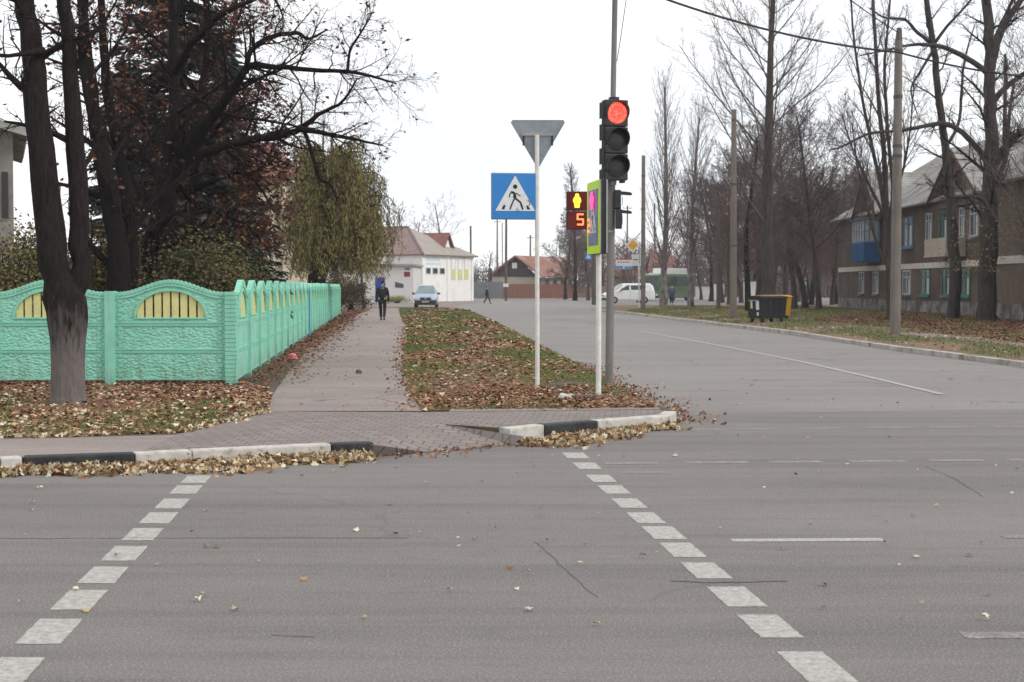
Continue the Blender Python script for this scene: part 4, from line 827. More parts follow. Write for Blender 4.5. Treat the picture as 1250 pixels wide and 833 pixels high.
# ------------------------------------------------------------------ vehicles
def paintm(name, c, rough=.3): 
    m = mat(name, c, tuple(q * .88 for q in c), scale=2, rough=rough, spec=.5); m.node_tree.nodes['Principled BSDF'].inputs['Coat Weight'].default_value = .5; return m
def loft(st, sub=3):
    S_ = []
    for i in range(len(st) - 1):
        n = sub if (st[i + 1][0] - st[i][0]) > .3 else 1
        for k in range(n): S_.append(tuple(a + (b_ - a) * k / n for a, b_ in zip(st[i], st[i + 1])))
    S_.append(st[-1]); V = []; F_ = []
    def sec(s): y, zb, zl, zt, w_, wt = s; r_ = min(.1, (zt - zl) * .5 + .02); return [(-w_ * .93, y, zb), (-w_, y, zb + .15), (-w_ * 1.01, y, (zb + zl) / 2), (-w_, y, zl), (-wt, y, zt - r_), (-wt + r_ * 1.2, y, zt), (wt - r_ * 1.2, y, zt), (wt, y, zt - r_), (w_, y, zl), (w_ * 1.01, y, (zb + zl) / 2), (w_, y, zb + .15), (w_ * .93, y, zb)]
    for s in S_: V += sec(s)
    n = 12
    for i in range(len(S_) - 1):
        for j in range(n): F_.append((i * n + j, i * n + (j + 1) % n, (i + 1) * n + (j + 1) % n, (i + 1) * n + j))
    F_.append(tuple(range(n))); F_.append(tuple((len(S_) - 1) * n + j for j in range(n))[::-1]); return V, F_, sec
def patch(root, name, a, b_, c, d, m, off, t=.012):
    a, b_, c, d = map(Vector, (a, b_, c, d)); nn = (b_ - a).cross(d - a).normalized() * off; bb = MB(); bb.add([a + nn, b_ + nn, c + nn, d + nn, a - nn * t, b_ - nn * t, c - nn * t, d - nn * t], [(0, 1, 2, 3), (0, 1, 5, 4), (1, 2, 6, 5), (2, 3, 7, 6), (3, 0, 4, 7)]); return bb.build(name, m, root)
def wheel(root, x, y, r_, wd=.2):
    s = 1 if x > 0 else -1; b = MB(); b.cyl((x - s * wd, y, r_), (x, y, r_), r_, n=22); t = b.build('wheel', M['rubber'], root, bevel=.012)
    b = MB(); b.cyl((x - .02 * s, y, r_), (x + .012 * s, y, r_), r_ * .62, r_ * .5, n=16); b.build('rim', M['chrome'], t); return t
def lerp3(a, b_, t): return tuple(p + (q - p) * t for p, q in zip(a, b_))
def side_win(root, sec, s0, s1, s, lo=.12, hi=.92, m=None, name='side_window', in0=0., in1=0.):
    A = sec(s0); B = sec(s1); i, j = (3, 4) if s < 0 else (8, 7)
    P = [lerp3(A[i], A[j], lo), lerp3(B[i], B[j], lo), lerp3(B[i], B[j], hi), lerp3(A[i], A[j], hi)]
    P = [Vector(p) + Vector((.012 * s, 0, 0)) for p in P]; P[3].y += in0; P[2].y -= in1
    bb = MB(); bb.add([*P, *[p - Vector((.02 * s, 0, 0)) for p in P]], [(0, 1, 2, 3), (0, 1, 5, 4), (1, 2, 6, 5), (2, 3, 7, 6), (3, 0, 4, 7)]); bb.build(name, m or M['glass'], root)
M['windscreen'] = mat('windscreen_glass', (.2, .27, .28), (.14, .19, .2), scale=.8, rough=.1, spec=.6)
M['headlight'] = mat('headlight_glass', (.75, .78, .8), (.6, .63, .66), scale=6, rough=.15)
# silver blue minivan seen head on
cp = G(519.5, 376, .0); silver = paintm('silver_blue_paint', (.3, .37, .48))
car = thing('parked_car', 'silver blue minivan facing us at the end of the footpath by the white building', 'car', cp + Vector((0, .0, 0.02)), R(1.5))
st = [(0, .34, .55, .62, .70, .6), (.08, .24, .66, .72, .82, .7), (.3, .2, .82, .88, .88, .74), (.75, .2, .9, .99, .9, .76), (1.15, .2, .98, 1.1, .9, .74), (1.95, .2, 1.02, 1.68, .9, .66), (2.5, .2, 1.04, 1.76, .9, .66), (3.9, .2, 1.04, 1.72, .9, .64), (4.4, .22, 1.0, 1.5, .88, .62), (4.55, .35, .9, 1.0, .82, .6)]
V, F_, sec = loft(st); b = MB(); b.add(V, F_); b.build('body', silver, car, smooth=False)
A = sec(st[4]); B = sec(st[5]); patch(car, 'windscreen', lerp3(A[5], A[6], -.06), lerp3(A[5], A[6], 1.06), lerp3(B[5], B[6], 1.04), lerp3(B[5], B[6], -.04), M['windscreen'], .02)
for s in (-1, 1):
    side_win(car, sec, (1.7, .2, 1.02, 1.48, .9, .7), (3.0, .2, 1.04, 1.74, .9, .65), s); side_win(car, sec, (3.08, .2, 1.04, 1.74, .9, .65), (4.1, .2, 1.03, 1.64, .9, .64), s)
    b = MB(); b.add([(s * .46, -.0, .62), (s * .84, .12, .66), (s * .86, .3, .82), (s * .5, .12, .80), (s * .46, .16, .62), (s * .84, .3, .66), (s * .85, .4, .8), (s * .5, .3, .80)], [(0, 1, 2, 3), (4, 5, 6, 7), (0, 1, 5, 4), (1, 2, 6, 5), (2, 3, 7, 6), (3, 0, 4, 7)]); b.build('headlight', M['headlight'], car)
    b = MB(); b.box(s * .9 if s > 0 else -1.1, 1.1 if s > 0 else -.9, 1.35, 1.45, 1.0, 1.16); b.build('mirror', M['dark'], car, bevel=.02)
    for y in (.85, 3.65): wheel(car, s * .9, y, .33)
b = MB(); b.box(-.84, .84, -.06, .16, .2, .57); b.build('bumper', M['dark'], car, bevel=.03)
b = MB(); b.box(-.42, .42, -.03, .1, .6, .78); b.build('grille', M['dark'], car, bevel=.02)
b = MB(); b.cyl((0, -.05, .69), (0, -.02, .69), .085, n=16); b.build('badge', M['chrome'], car)
b = MB(); b.box(-.27, .27, -.075, -.06, .4, .51); pl = b.build('number_plate', M['sign_white'], car)
b = MB(); [b.box(-.22 + .062 * k, -.18 + .062 * k, -.079, -.076, .425, .485) for k in range(8)]; b.build('plate_digits', M['sign_black'], pl)
# white van
vp = G(764, 371.0, .0); white = paintm('white_van_paint', (.72, .73, .72))
van = thing('parked_van', 'white van with grey windows parked before the green bus', 'van', vp + Vector((-2.2, .0, .03)), R(-78))
st = [(0, .4, .65, .72, .78, .7), (.1, .3, .8, .86, .88, .78), (.35, .28, .98, 1.04, .9, .78), (1.0, .28, 1.15, 1.24, .92, .78), (1.75, .28, 1.2, 1.84, .92, .76), (2.2, .28, 1.2, 1.93, .92, .76), (4.5, .28, 1.2, 1.93, .92, .76), (4.8, .32, 1.15, 1.7, .9, .74), (4.95, .4, 1.0, 1.1, .86, .74)]
V, F_, sec = loft(st); b = MB(); b.add(V, F_); b.build('body', white, van)
A = sec(st[3]); B = sec(st[4]); patch(van, 'windscreen', lerp3(A[5], A[6], -.05), lerp3(A[5], A[6], 1.05), lerp3(B[5], B[6], 1.03), lerp3(B[5], B[6], -.03), M['windscreen'], .02)
for s in (-1, 1):
    side_win(van, sec, (1.5, .28, 1.18, 1.68, .92, .77), (2.35, .28, 1.2, 1.93, .92, .76), s, in0=.2); side_win(van, sec, (2.55, .28, 1.2, 1.93, .92, .76), (3.7, .28, 1.2, 1.93, .92, .76), s, lo=.15, hi=.85)
    b = MB(); b.box(min(s * .5, s * .84), max(s * .5, s * .84), -.02, .2, .66, .82); b.build('headlight', M['headlight'], van, bevel=.02)
    b = MB(); b.box(min(s * .92, s * 1.08), max(s * .92, s * 1.08), 1.45, 1.55, 1.15, 1.35); b.build('mirror', M['dark'], van)
    b = MB(); b.box(min(s * .925, s * .935), max(s * .925, s * .935), 2.44, 2.455, .4, 1.8); b.build('door_seam', M['dark'], van)
    for y in (.9, 3.9): wheel(van, s * .93, y, .33)
b = MB(); b.box(-.84, .84, -.06, .15, .3, .55); b.build('bumper', M['dark'], van, bevel=.03)
b = MB(); b.box(-.45, .45, -.03, .1, .68, .8); b.build('grille', M['dark'], van)
# green bus
bpz = G(796, 368.0, 0); green = paintm('green_bus_paint', (.05, .18, .055), .4)
bus = thing('bus', 'green and white bus behind the white van and the pale poplar trunk', 'bus', Vector((bpz.x + .1, 168, .0)), R(-44))
st = [(0, .45, 1.0, 2.9, 1.12, 1.05), (.1, .4, 1.1, 3.0, 1.22, 1.14), (.5, .35, 1.15, 3.1, 1.25, 1.18), (6.6, .35, 1.15, 3.1, 1.25, 1.18), (6.8, .4, 1.15, 2.95, 1.22, 1.12)]
V, F_, sec = loft(st, 6); b = MB(); b.add(V, F_); b.build('body', green, bus)
b = MB(); b.add([(-1.08, -.03, 1.15), (1.08, -.03, 1.15), (1.0, .0, 2.8), (-1.0, .0, 2.8), (-1.08, .2, 1.15), (1.08, .2, 1.15), (1.0, .2, 2.8), (-1.0, .2, 2.8)], [(0, 1, 2, 3), (4, 5, 6, 7), (0, 1, 5, 4), (2, 3, 7, 6), (1, 2, 6, 5), (3, 0, 4, 7)]); b.build('windscreen', M['glass'], bus)
for s in (-1, 1):
    for k in range(4): side_win(bus, sec, (.5 + k * 1.5, .35, 1.15, 3.1, 1.25, 1.18), (1.95 + k * 1.5, .35, 1.15, 3.1, 1.25, 1.18), s, lo=.28, hi=.88, m=M['glass'])
    for y in (1.3, 5.4): wheel(bus, s * 1.24, y, .45, .28)
    b = MB(); b.box(min(s * .75, s * 1.05), max(s * .75, s * 1.05), -.02, .1, .62, .8); b.build('headlight', M['headlight'], bus)
b = MB(); b.box(-1.1, 1.1, -.04, .2, .35, .6); b.build('bumper', M['dark'], bus)
b = MB(); b.box(-1.05, 1.05, .9, 6.5, 3.08, 3.2); b.box(-1.0, 1.0, 1.6, 5.5, 3.18, 3.75); b.build('roof_unit', mat('white_roof_paint', (.85, .85, .83), (.78, .78, .76), scale=2), bus, bevel=.08)
b = MB(); b.box(1.262, 1.275, .4, 6.6, .4, .95); b.build('grey_skirt', mat('grey_skirt_paint', (.2, .22, .2), (.16, .17, .16), scale=2), bus)
b = MB(); b.box(1.276, 1.285, 3.7, 4.5, 1.3, 1.5); b.build('red_lettering', mat('red_decal', (.35, .08, .05), (.3, .07, .05), scale=4), bus)

# ------------------------------------------------------------------ air
hz = MB(); hz.box(-240, 260, -12, 420, -1.2, 60)
hm = bpy.data.materials.new('haze_air'); hm.use_nodes = True; hn = hm.node_tree; hn.nodes.clear(); ho = hn.nodes.new('ShaderNodeOutputMaterial'); hv = hn.nodes.new('ShaderNodeVolumePrincipled')
hv.inputs['Color'].default_value = (.97, .98, 1, 1); hv.inputs['Density'].default_value = .00045; hv.inputs['Anisotropy'].default_value = .3; hn.links.new(hv.outputs[0], ho.inputs['Volume'])
stuff(hz.build('haze', hm), 'thin pale autumn haze over the whole street', 'haze')
sc.cycles.volume_bounces = 0
# ------------------------------------------------------------------ people
def skin(name, pts, edges, m, parent, sub=2):
    me = bpy.data.meshes.new(name); me.from_pydata([p[0] for p in pts], edges, []); o = bpy.data.objects.new(name, me); sc.collection.objects.link(o)
    md = o.modifiers.new('s', 'SKIN'); md.use_smooth_shade = True; sl_ = me.skin_vertices[0].data
    for i, p in enumerate(pts): sl_[i].radius = (p[1], p[2] if len(p) > 2 else p[1]); sl_[i].use_root = (i == 0)
    o.modifiers.new('u', 'SUBSURF').levels = sub; bpy.context.view_layer.update()
    dg = bpy.context.evaluated_depsgraph_get(); nm = bpy.data.meshes.new_from_object(o.evaluated_get(dg)); bpy.data.objects.remove(o)
    nm.materials.clear(); nm.materials.append(m); o2 = bpy.data.objects.new(name, nm); sc.collection.objects.link(o2); o2.parent = parent; return o2
def person(label, loc, rz, stride, mats, H=1.76, arm=.12, backpack=False):
    """faces -Y; stride = half the step length at the ankles"""
    sc_ = H / 1.76; o = thing('person', label, 'person', loc, rz); V_ = lambda x, y, z: (x * sc_, y * sc_, z * sc_)
    an = [(.09, -stride, .09), (-.09, stride, .09 + stride * .12)]; kn = [(.1, -stride * .62 - .02, .5), (-.1, stride * .35 - .04, .5)]
    ha = [(.27, arm, .82), (-.27, -arm, .82)]; el = [(.26, arm * .4 + .02, 1.1), (-.26, -arm * .4 + .02, 1.1)]
    pts = [(V_(0, 0, .95), .13, .1), (V_(0, 0, 1.15), .13, .1), (V_(0, 0, 1.38), .15, .1), (V_(0, 0, 1.5), .055), (V_(0, -.01, 1.58), .075, .08), (V_(0, -.015, 1.68), .075, .09)]; ed = [(0, 1), (1, 2), (2, 3), (3, 4), (4, 5)]
    for s in (0, 1):
        sx = 1 if s == 0 else -1; k = len(pts)
        pts += [(V_(sx * .18, 0, 1.4), .055), (V_(*el[s]), .043), (V_(*ha[s]), .03), (V_(ha[s][0], ha[s][1] - .03, ha[s][2] - .09), .03, .018)]; ed += [(2, k), (k, k + 1), (k + 1, k + 2), (k + 2, k + 3)]
        k = len(pts); pts += [(V_(sx * .1, 0, .88), .085), (V_(*kn[s]), .058), (V_(*an[s]), .04), (V_(an[s][0], an[s][1] - .13, an[s][2] - .05), .04, .03)]; ed += [(0, k), (k, k + 1), (k + 1, k + 2), (k + 2, k + 3)]
    skin('body', pts, ed, mats['skin'], o)
    j = [(V_(0, 0, .8), .2, .15), (V_(0, 0, 1.1), .2, .15), (V_(0, 0, 1.38), .215, .14), (V_(0, .01, 1.5), .08)]; ej = [(0, 1), (1, 2), (2, 3)]
    for s in (0, 1):
        sx = 1 if s == 0 else -1; k = len(j); j += [(V_(sx * .19, 0, 1.4), .08), (V_(*el[s]), .065), (V_(*ha[s]), .052)]; ej += [(2, k), (k, k + 1), (k + 1, k + 2)]
    skin('jacket', j, ej, mats['jacket'], o)
    t = [(V_(0, 0, .92), .15, .12)]; et = []
    for s in (0, 1):
        sx = 1 if s == 0 else -1; k = len(t); t += [(V_(sx * .1, 0, .84), .1), (V_(*kn[s]), .078), (V_(an[s][0], an[s][1], an[s][2] + .02), .062)]; et += [(0, k), (k, k + 1), (k + 1, k + 2)]
    skin('trousers', t, et, mats['trousers'], o)
    for s in (0, 1):
        a = an[s]; skin('shoe', [(V_(a[0], a[1] + .05, a[2] - .03), .05), (V_(a[0], a[1] - .05, a[2] - .04), .05, .04), (V_(a[0], a[1] - .17, a[2] - .055), .045, .03)], [(0, 1), (1, 2)], mats['shoe'], o)
    skin('hair', [(V_(0, .03, 1.62), .07), (V_(0, .02, 1.7), .088, .095), (V_(0, -.01, 1.745), .075, .06)], [(0, 1), (1, 2)], mats['hair'], o)
    b = MB(); b.box(-.04 * sc_, -.02 * sc_, -.105 * sc_, -.1 * sc_, 1.655 * sc_, 1.668 * sc_); b.box(.02 * sc_, .04 * sc_, -.105 * sc_, -.1 * sc_, 1.655 * sc_, 1.668 * sc_); b.build('eyes', M['sign_black'], o)
    if backpack:
        skin('hood', [(V_(-.09, .05, 1.5), .05), (V_(0, .09, 1.49), .06), (V_(.09, .05, 1.5), .05)], [(0, 1), (1, 2)], mats['hood'], o)
        b = MB(); 
        for sx in (-1, 1): b.box(sx * .13 - .018, sx * .13 + .018, .13, .14, .95, 1.03)
        b.build('reflective_patch', M['post_white'], o)
    return o
sk = mat('skin', (.45, .28, .2), (.4, .24, .17), scale=8, rough=.6)
blk = mat('black_cloth', (.018, .019, .024), (.03, .03, .034), scale=6, rough=.9); nav = mat('navy_cloth', (.03, .035, .06), (.045, .05, .08), scale=6, rough=.9)
hr = mat('dark_hair', (.02, .015, .012), (.03, .022, .018), scale=20); blu = mat('blue_cloth', (.05, .17, .42), (.06, .2, .45), scale=6, rough=.9); gry = mat('dark_grey_cloth', (.05, .05, .055), (.035, .035, .04), scale=6, rough=.9)
pur = mat('dull_violet_cloth', (.07, .07, .13), (.1, .09, .16), scale=5, rough=.9)
p = G(467, 391.5, LZ); person('person in black with a blue hood walking away along the footpath', p, R(176), .14, dict(skin=sk, jacket=blk, trousers=blk, shoe=blk, hair=hr, hood=blu), 1.78, .05, True)
p = G(594.5, 371, 0); person('person in dark clothes striding across the far road by the white building', p, R(95), .33, dict(skin=sk, jacket=blk, trousers=gry, shoe=blk, hair=hr), 1.68, .16)
p = G(820, 372.5, .11); person('person in a dull violet coat standing beside the green bus', p, R(170), .06, dict(skin=sk, jacket=pur, trousers=nav, shoe=blk, hair=hr), 1.72, .04)
p = G(812, 371, .11); 

# ------------------------------------------------------------------ waste containers, small things
def container(label, p, rz, body_m, lid_m, stickers):
    o = thing('waste_container', label, 'bin', p, rz); b = MB()
    lo = [(-.63, -.47), (.63, -.47), (.63, .47), (-.63, .47)]; hi = [(-.68, -.52), (.68, -.52), (.68, .52), (-.68, .52)]
    b.add([(x, y, .2) for x, y in lo] + [(x, y, 1.05) for x, y in hi], [(0, 1, 2, 3), (4, 5, 6, 7), (0, 1, 5, 4), (1, 2, 6, 5), (2, 3, 7, 6), (3, 0, 4, 7)]); b.build('body', body_m, o, bevel=.03)
    b = MB(); b.box(-.71, .71, -.55, .55, 1.03, 1.09); b.build('rim', body_m, o, bevel=.015)
    b = MB(); n = 10; V = []; 
    for k in range(n + 1): a = math.pi * k / n; V += [(-.69, -.53 * math.cos(a), 1.09 + .06 * math.sin(a)), (.69, -.53 * math.cos(a), 1.09 + .06 * math.sin(a))]
    b.add(V, [(2 * k, 2 * k + 1, 2 * k + 3, 2 * k + 2) for k in range(n)] + [tuple(range(0, 2 * n + 2, 2)), tuple(range(1, 2 * n + 2, 2))[::-1]]); b.build('lid', lid_m, o)
    for x in (-.5, .5):
        for y in (-.36, .36):
            b = MB(); b.cyl((x - .03, y, .1), (x + .03, y, .1), .1, n=14); b.box(x - .05, x + .05, y - .03, y + .03, .12, .22); b.build('wheel', M['rubber'], o)
    for x in (-.3, 0, .3):
        b = MB(); b.add([(x - .03, -.425, .25), (x + .03, -.425, .25), (x + .03, -.53, 1.0), (x - .03, -.53, 1.0), (x - .03, -.455, .25), (x + .03, -.455, .25), (x + .03, -.555, 1.0), (x - .03, -.555, 1.0)], [(4, 5, 6, 7), (0, 4, 7, 3), (1, 5, 6, 2), (0, 1, 5, 4), (3, 2, 6, 7)]); b.build('rib', body_m, o)
    for s in (-1, 1): b = MB(); b.cyl((s * .72, -.3, .95), (s * .72, .3, .95), .02, n=8); b.box(min(s * .64, s * .74), max(s * .64, s * .74), -.32, -.28, .93, .97); b.box(min(s * .64, s * .74), max(s * .64, s * .74), .28, .32, .93, .97); b.build('handle', M['metal'], o)
    if stickers:
        for y0, y1, z0, z1, mm in ((-.34, -.12, .55, .95, M['sign_white']), (.12, .26, .6, .95, M['yellow_slat']), (-.3, -.16, .3, .45, M['sign_white'])):
            f = lambda z: -.63 - .05 * (z - .2) / .85 - .006; b = MB(); b.add([(f(z0), y0, z0), (f(z0), y1, z0), (f(z1), y1, z1), (f(z1), y0, z1)], [(0, 1, 2, 3)]); b.build('sticker', mm, o)
    return o
bk = mat('black_bin_plastic', (.014, .014, .018), (.022, .022, .026), scale=3, rough=.75); yl = mat('yellow_bin_plastic', (.62, .36, .02), (.5, .28, .02), scale=3, rough=.5)
container('black four-wheeled waste container with pale stickers by the smooth concrete pole', G(937, 394, .11) + Vector((0, .2, 0)), R(27), bk, bk, True)
container('yellow waste container mostly hidden behind the black one', G(952, 391, .11) + Vector((-.15, .9, 0)), R(20), yl, yl, False)
def lump(name, label, cat, p, rad, m, seed, sq=.7):
    bm = bmesh.new(); bmesh.ops.create_icosphere(bm, subdivisions=3, radius=1); q = random.Random(seed); ph = [q.uniform(0, 6) for _ in range(6)]
    for v in bm.verts:
        k = 1 + .16 * math.sin(v.co.x * 3 + ph[0]) + .14 * math.sin(v.co.y * 4 + ph[1]) + .1 * math.sin(v.co.z * 6 + ph[2]) + q.uniform(-.06, .06); v.co = Vector((v.co.x * rad[0] * k, v.co.y * rad[1] * k, max(-.3, v.co.z) * rad[2] * k + rad[2] * .3))
    me = bpy.data.meshes.new(name); bm.to_mesh(me); bm.free(); me.materials.append(m); o = bpy.data.objects.new(name, me); sc.collection.objects.link(o); o.location = p
    if cat: tag(o, label, cat)
    return o
lump('plastic_bag', 'crumpled pink plastic bag at the foot of the side mint fence', 'bag', G(357, 439, LZ), (.12, .09, .085), mat('pink_plastic', (.75, .2, .25), (.6, .15, .2), scale=9, rough=.4), 3)
lump('stone', 'pale round stone among leaves left of the lime sign post', 'stone', G(690, 491, LZ), (.09, .07, .1), M['kerbw'], 5)
lump('stone', 'small whitish stone on the kerb side of the verge corner', 'stone', G(681, 492, LZ), (.04, .03, .04), M['kerbw'], 6)
lump('stone', 'dark pebble lying on the middle of the footpath', 'stone', G(438, 456.5, LZ), (.06, .05, .05), M['soil'], 7)
lump('stone', 'whitish crumpled scrap on the asphalt beside the right kerb end', 'scrap', G(824, 557.5, 0), (.03, .025, .018), M['kerbw'], 8)
struct(lump('dirt_mound', '', '', G(704, 474, LZ) + Vector((0, .1, -.02)), (.5, .42, .075), mat('dark_soil', (.085, .065, .055), (.12, .085, .065), scale=8, bump=.03, bscale=20), 9))
r = rng(77); n_ = 160; C = np.array([list(G(706, 480, LZ))]) + np.stack([r.normal(size=n_) * .45, r.normal(size=n_) * .35, .075 + r.uniform(0, .03, n_)], 1)
litter('fallen_leaves', C, .07 * r.uniform(.6, 1.3, n_), 78, M['litter'], 'leaves strewn over the low dark soil mounds by the sign posts', lobed=True)
struct(lump('dirt_mound', '', '', G(735, 489, LZ) + Vector((0, .1, -.02)), (.48, .25, .065), bpy.data.materials['dark_soil'], 10))
# ------------------------------------------------------------------ buildings
def corr(name, c1, c2, sc_, ax=1, c3=None):
    m = mat(name, c1, c2, scale=1.2, rough=.85, c3=c3, scale3=.5); n = m.node_tree.nodes; L = m.node_tree.links; b_ = n['Principled BSDF']
    t = n.new('ShaderNodeTexCoord'); wv = n.new('ShaderNodeTexWave'); wv.bands_direction = 'XYZ'[ax]; wv.inputs['Scale'].default_value = sc_; L.new(t.outputs['Object'], wv.inputs[0])
    bn = n.new('ShaderNodeBump'); bn.inputs['Distance'].default_value = .05; L.new(wv.outputs[0], bn.inputs['Height']); L.new(bn.outputs[0], b_.inputs['Normal']); return m
M['slate'] = corr('asbestos_slate', (.42, .41, .39), (.3, .29, .275), 2.2, 1, (.24, .22, .2))
M['brick_dark'] = mat('weathered_brown_brick', (.1, .066, .053), (.065, .044, .037), scale=2.5, c3=(.125, .093, .072), scale3=.5, bump=.015, bscale=14, rough=.95)
M['brick_light'] = mat('buff_brick', (.165, .12, .09), (.12, .088, .068), scale=2.5, c3=(.13, .1, .08), scale3=.5, bump=.015, bscale=14, rough=.95)
M['plinth'] = mat('grey_plinth', (.27, .26, .25), (.13, .12, .115), scale=1.6, c3=(.08, .07, .065), scale3=.9, rough=.95)
M['band'] = mat('whitewashed_band', (.6, .56, .5), (.48, .44, .39), scale=2, rough=.9)
M['win_white'] = mat('white_window_paint', (.46, .47, .49), (.36, .38, .4), scale=5); M['win_blue'] = mat('blue_window_paint', (.11, .2, .34), (.08, .17, .3), scale=5); M['win_green'] = mat('green_window_paint', (.07, .21, .165), (.055, .17, .13), scale=5)
M['curtain'] = mat('pale_curtain', (.5, .52, .52), (.35, .37, .38), scale=4, stretch=(1, 5, .3)); M['balc_blue'] = mat('blue_balcony_boards', (.012, .085, .24), (.02, .11, .28), scale=3, stretch=(1, 5, .3))
M['wood_red'] = mat('red_brown_boards', (.15, .055, .038), (.1, .042, .03), scale=3)
def brick_walls(o, b, m): return b.build('wall', m, o)
hs = thing('apartment_house', 'two-storey brown brick house with grey slate roof and blue balcony behind the right-hand trees', 'house', (30, 90, 0))
B0 = Vector((30, 90, 0))
FX, Y0, Y1, EZ, RX, RZ = 24.5, 71.5, 110.5, 6.65, 30.5, 11.1
b = MB(); b.box(FX, 36.5, Y0, Y1, .0, EZ); b.build('wall', M['brick_dark'], hs, B0)
b = MB(); b.box(23.3, 36.4, 46, Y0 - .01, .0, EZ); b.build('wing_wall', M['brick_light'], hs, B0)
b = MB(); b.box(FX - .06, FX - .004, Y0, Y1 + .06, .0, .8); b.box(23.24, 23.296, 46, Y0 + .05, .0, .85); b.box(FX, 36.5, Y1 + .004, Y1 + .06, .0, .8); b.build('plinth', M['plinth'], hs, B0)
b = MB(); b.box(FX - .07, FX - .004, Y0, Y1 + .07, 2.72, 3.05); b.box(23.22, 23.296, 46, Y0 + .06, 2.72, 3.08); b.build('white_band', M['band'], hs, B0)
def slab(b, pts, th=.12):
    P = [Vector(p) for p in pts]; n = len(P); nn = (P[1] - P[0]).cross(P[2] - P[0]).normalized() * th
    if nn.z < 0: nn = -nn
    b.add([*P, *[p - nn for p in P]], [tuple(range(n)), tuple(range(n, 2 * n))[::-1]] + [(i, n + i, n + (i + 1) % n, (i + 1) % n) for i in range(n)])
ex = FX - .65; ez = EZ - .12; b = MB()
slab(b, [(ex, Y0 - .3, ez), (ex, Y1 + .7, ez), (RX, Y1 - 6, RZ), (RX, Y0 - .3, RZ)]); slab(b, [(ex, Y1 + .7, ez), (37.15, Y1 + .7, ez), (RX, Y1 - 6, RZ)])
slab(b, [(37.15, Y0 - .3, ez), (37.15, Y1 + .7, ez), (RX, Y1 - 6, RZ), (RX, Y0 - .3, RZ)]); rf = b.build('roof', M['slate'], hs, B0)
b = MB(); slab(b, [(22.6, 45, ez), (22.6, Y0 - .1, ez), (RX - .3, Y0 - .1, RZ + .25), (RX - .3, 45, RZ + .25)]); b.build('wing_roof', M['slate'], hs, B0)
for yc, hw, pk, mm in ((100.0, 3.0, 9.2, M['brick_dark']), (80.2, 4.0, 9.0, M['brick_light'])):
    b = MB(); b.prism([(yc - hw, EZ - .6), (yc + hw, EZ - .6), (yc + hw, EZ), (yc, pk), (yc - hw, EZ)], 'x', FX - .28, FX + 5); b.build('gable', mm, hs, B0)
    b = MB(); k = (pk - EZ) / hw
    for s in (-1, 1): slab(b, [(FX - .75, yc, pk + .18), (FX - .75, yc + s * (hw + .5), EZ - .5 * k + .18), (FX + 5, yc + s * (hw + .5), EZ - .5 * k + .18), (FX + 5.5, yc, pk + .18)])
    b.build('gable_roof', M['slate'], hs, B0)
    b = MB()
    for s in (-1, 1): slab(b, [(FX - .8, yc, pk + .1), (FX - .8, yc + s * (hw + .5), EZ - .5 * k + .1), (FX - .72, yc + s * (hw + .5), EZ - .5 * k + .1), (FX - .72, yc, pk + .1)], .13)
    b.build('barge_board', M['wood_red'], hs, B0)
    b = MB(); b.box(FX - .33, FX - .285, yc - .5, yc + .5, EZ + .5, EZ + 1.3); b.build('attic_window', M['glass'], hs, B0)
def fwin(x, ya, yb, z0, z1, m, cur=True, mull=1, sill=True):
    ym = (ya + yb) / 2; fw = .085; b = MB(); xo = x - .07
    for (a, c, e, f) in ((ya, ya + fw, z0, z1), (yb - fw, yb, z0, z1), (ya + fw, yb - fw, z0, z0 + fw), (ya + fw, yb - fw, z1 - fw, z1)): b.box(xo, x - .002, a, c, e, f)
    for k in range(mull): yy = ya + (yb - ya) * (k + 1) / (mull + 1); b.box(xo + .01, x - .002, yy - .05, yy + .05, z0 + fw, z1 - fw)
    b.box(xo + .01, x - .002, ya + fw, yb - fw, z1 - .48, z1 - .40); o = b.build('window', m, hs, B0)
    b = MB(); b.box(x - .028, x - .003, ya + fw, yb - fw, z0 + fw, z1 - fw); b.build('pane', M['glass'], o, B0)
    if cur: b = MB(); b.box(x - .033, x - .029, ya + fw, ya + fw + (yb - ya) * .28, z0 + fw, z1 - fw - .45); b.build('curtain', M['curtain'], o, B0)
    if sill: b = MB(); b.box(x - .16, x - .002, ya - .06, yb + .06, z0 - .12, z0 - .01); b.build('sill', M['plinth'] if m is M['win_white'] else m, o, B0)
fy = lambda px: FX * F / (px - 625)
for a, c, m in ((1049, 1055, 'win_white'), (1066, 1072.5, 'win_white'), (1083, 1089, 'win_white'), (1102.5, 1112, 'win_white'), (1124, 1135.5, 'win_green'), (1150, 1160, 'win_green'), (1173, 1184.5, 'win_green')): fwin(FX, fy(c), fy(a), 1.15, 2.66, M[m])
for a, c, m, z in ((1102.5, 1114, 'win_blue', 4.1), (1130, 1137, 'win_white', 4.3), (1146, 1156, 'win_green', 4.3), (1171, 1177, 'win_white', 4.3), (1184, 1194, 'win_white', 4.3)): fwin(FX if a < 1170 else FX - .0, fy(c), fy(a), z, 5.95, M[m])
fwin(23.3, 64, 65.4, 1.2, 2.7, M['win_white']); fwin(23.3, 64, 65.4, 4.2, 5.8, M['win_white']); fwin(23.3, 56, 57.4, 1.2, 2.7, M['win_white'])
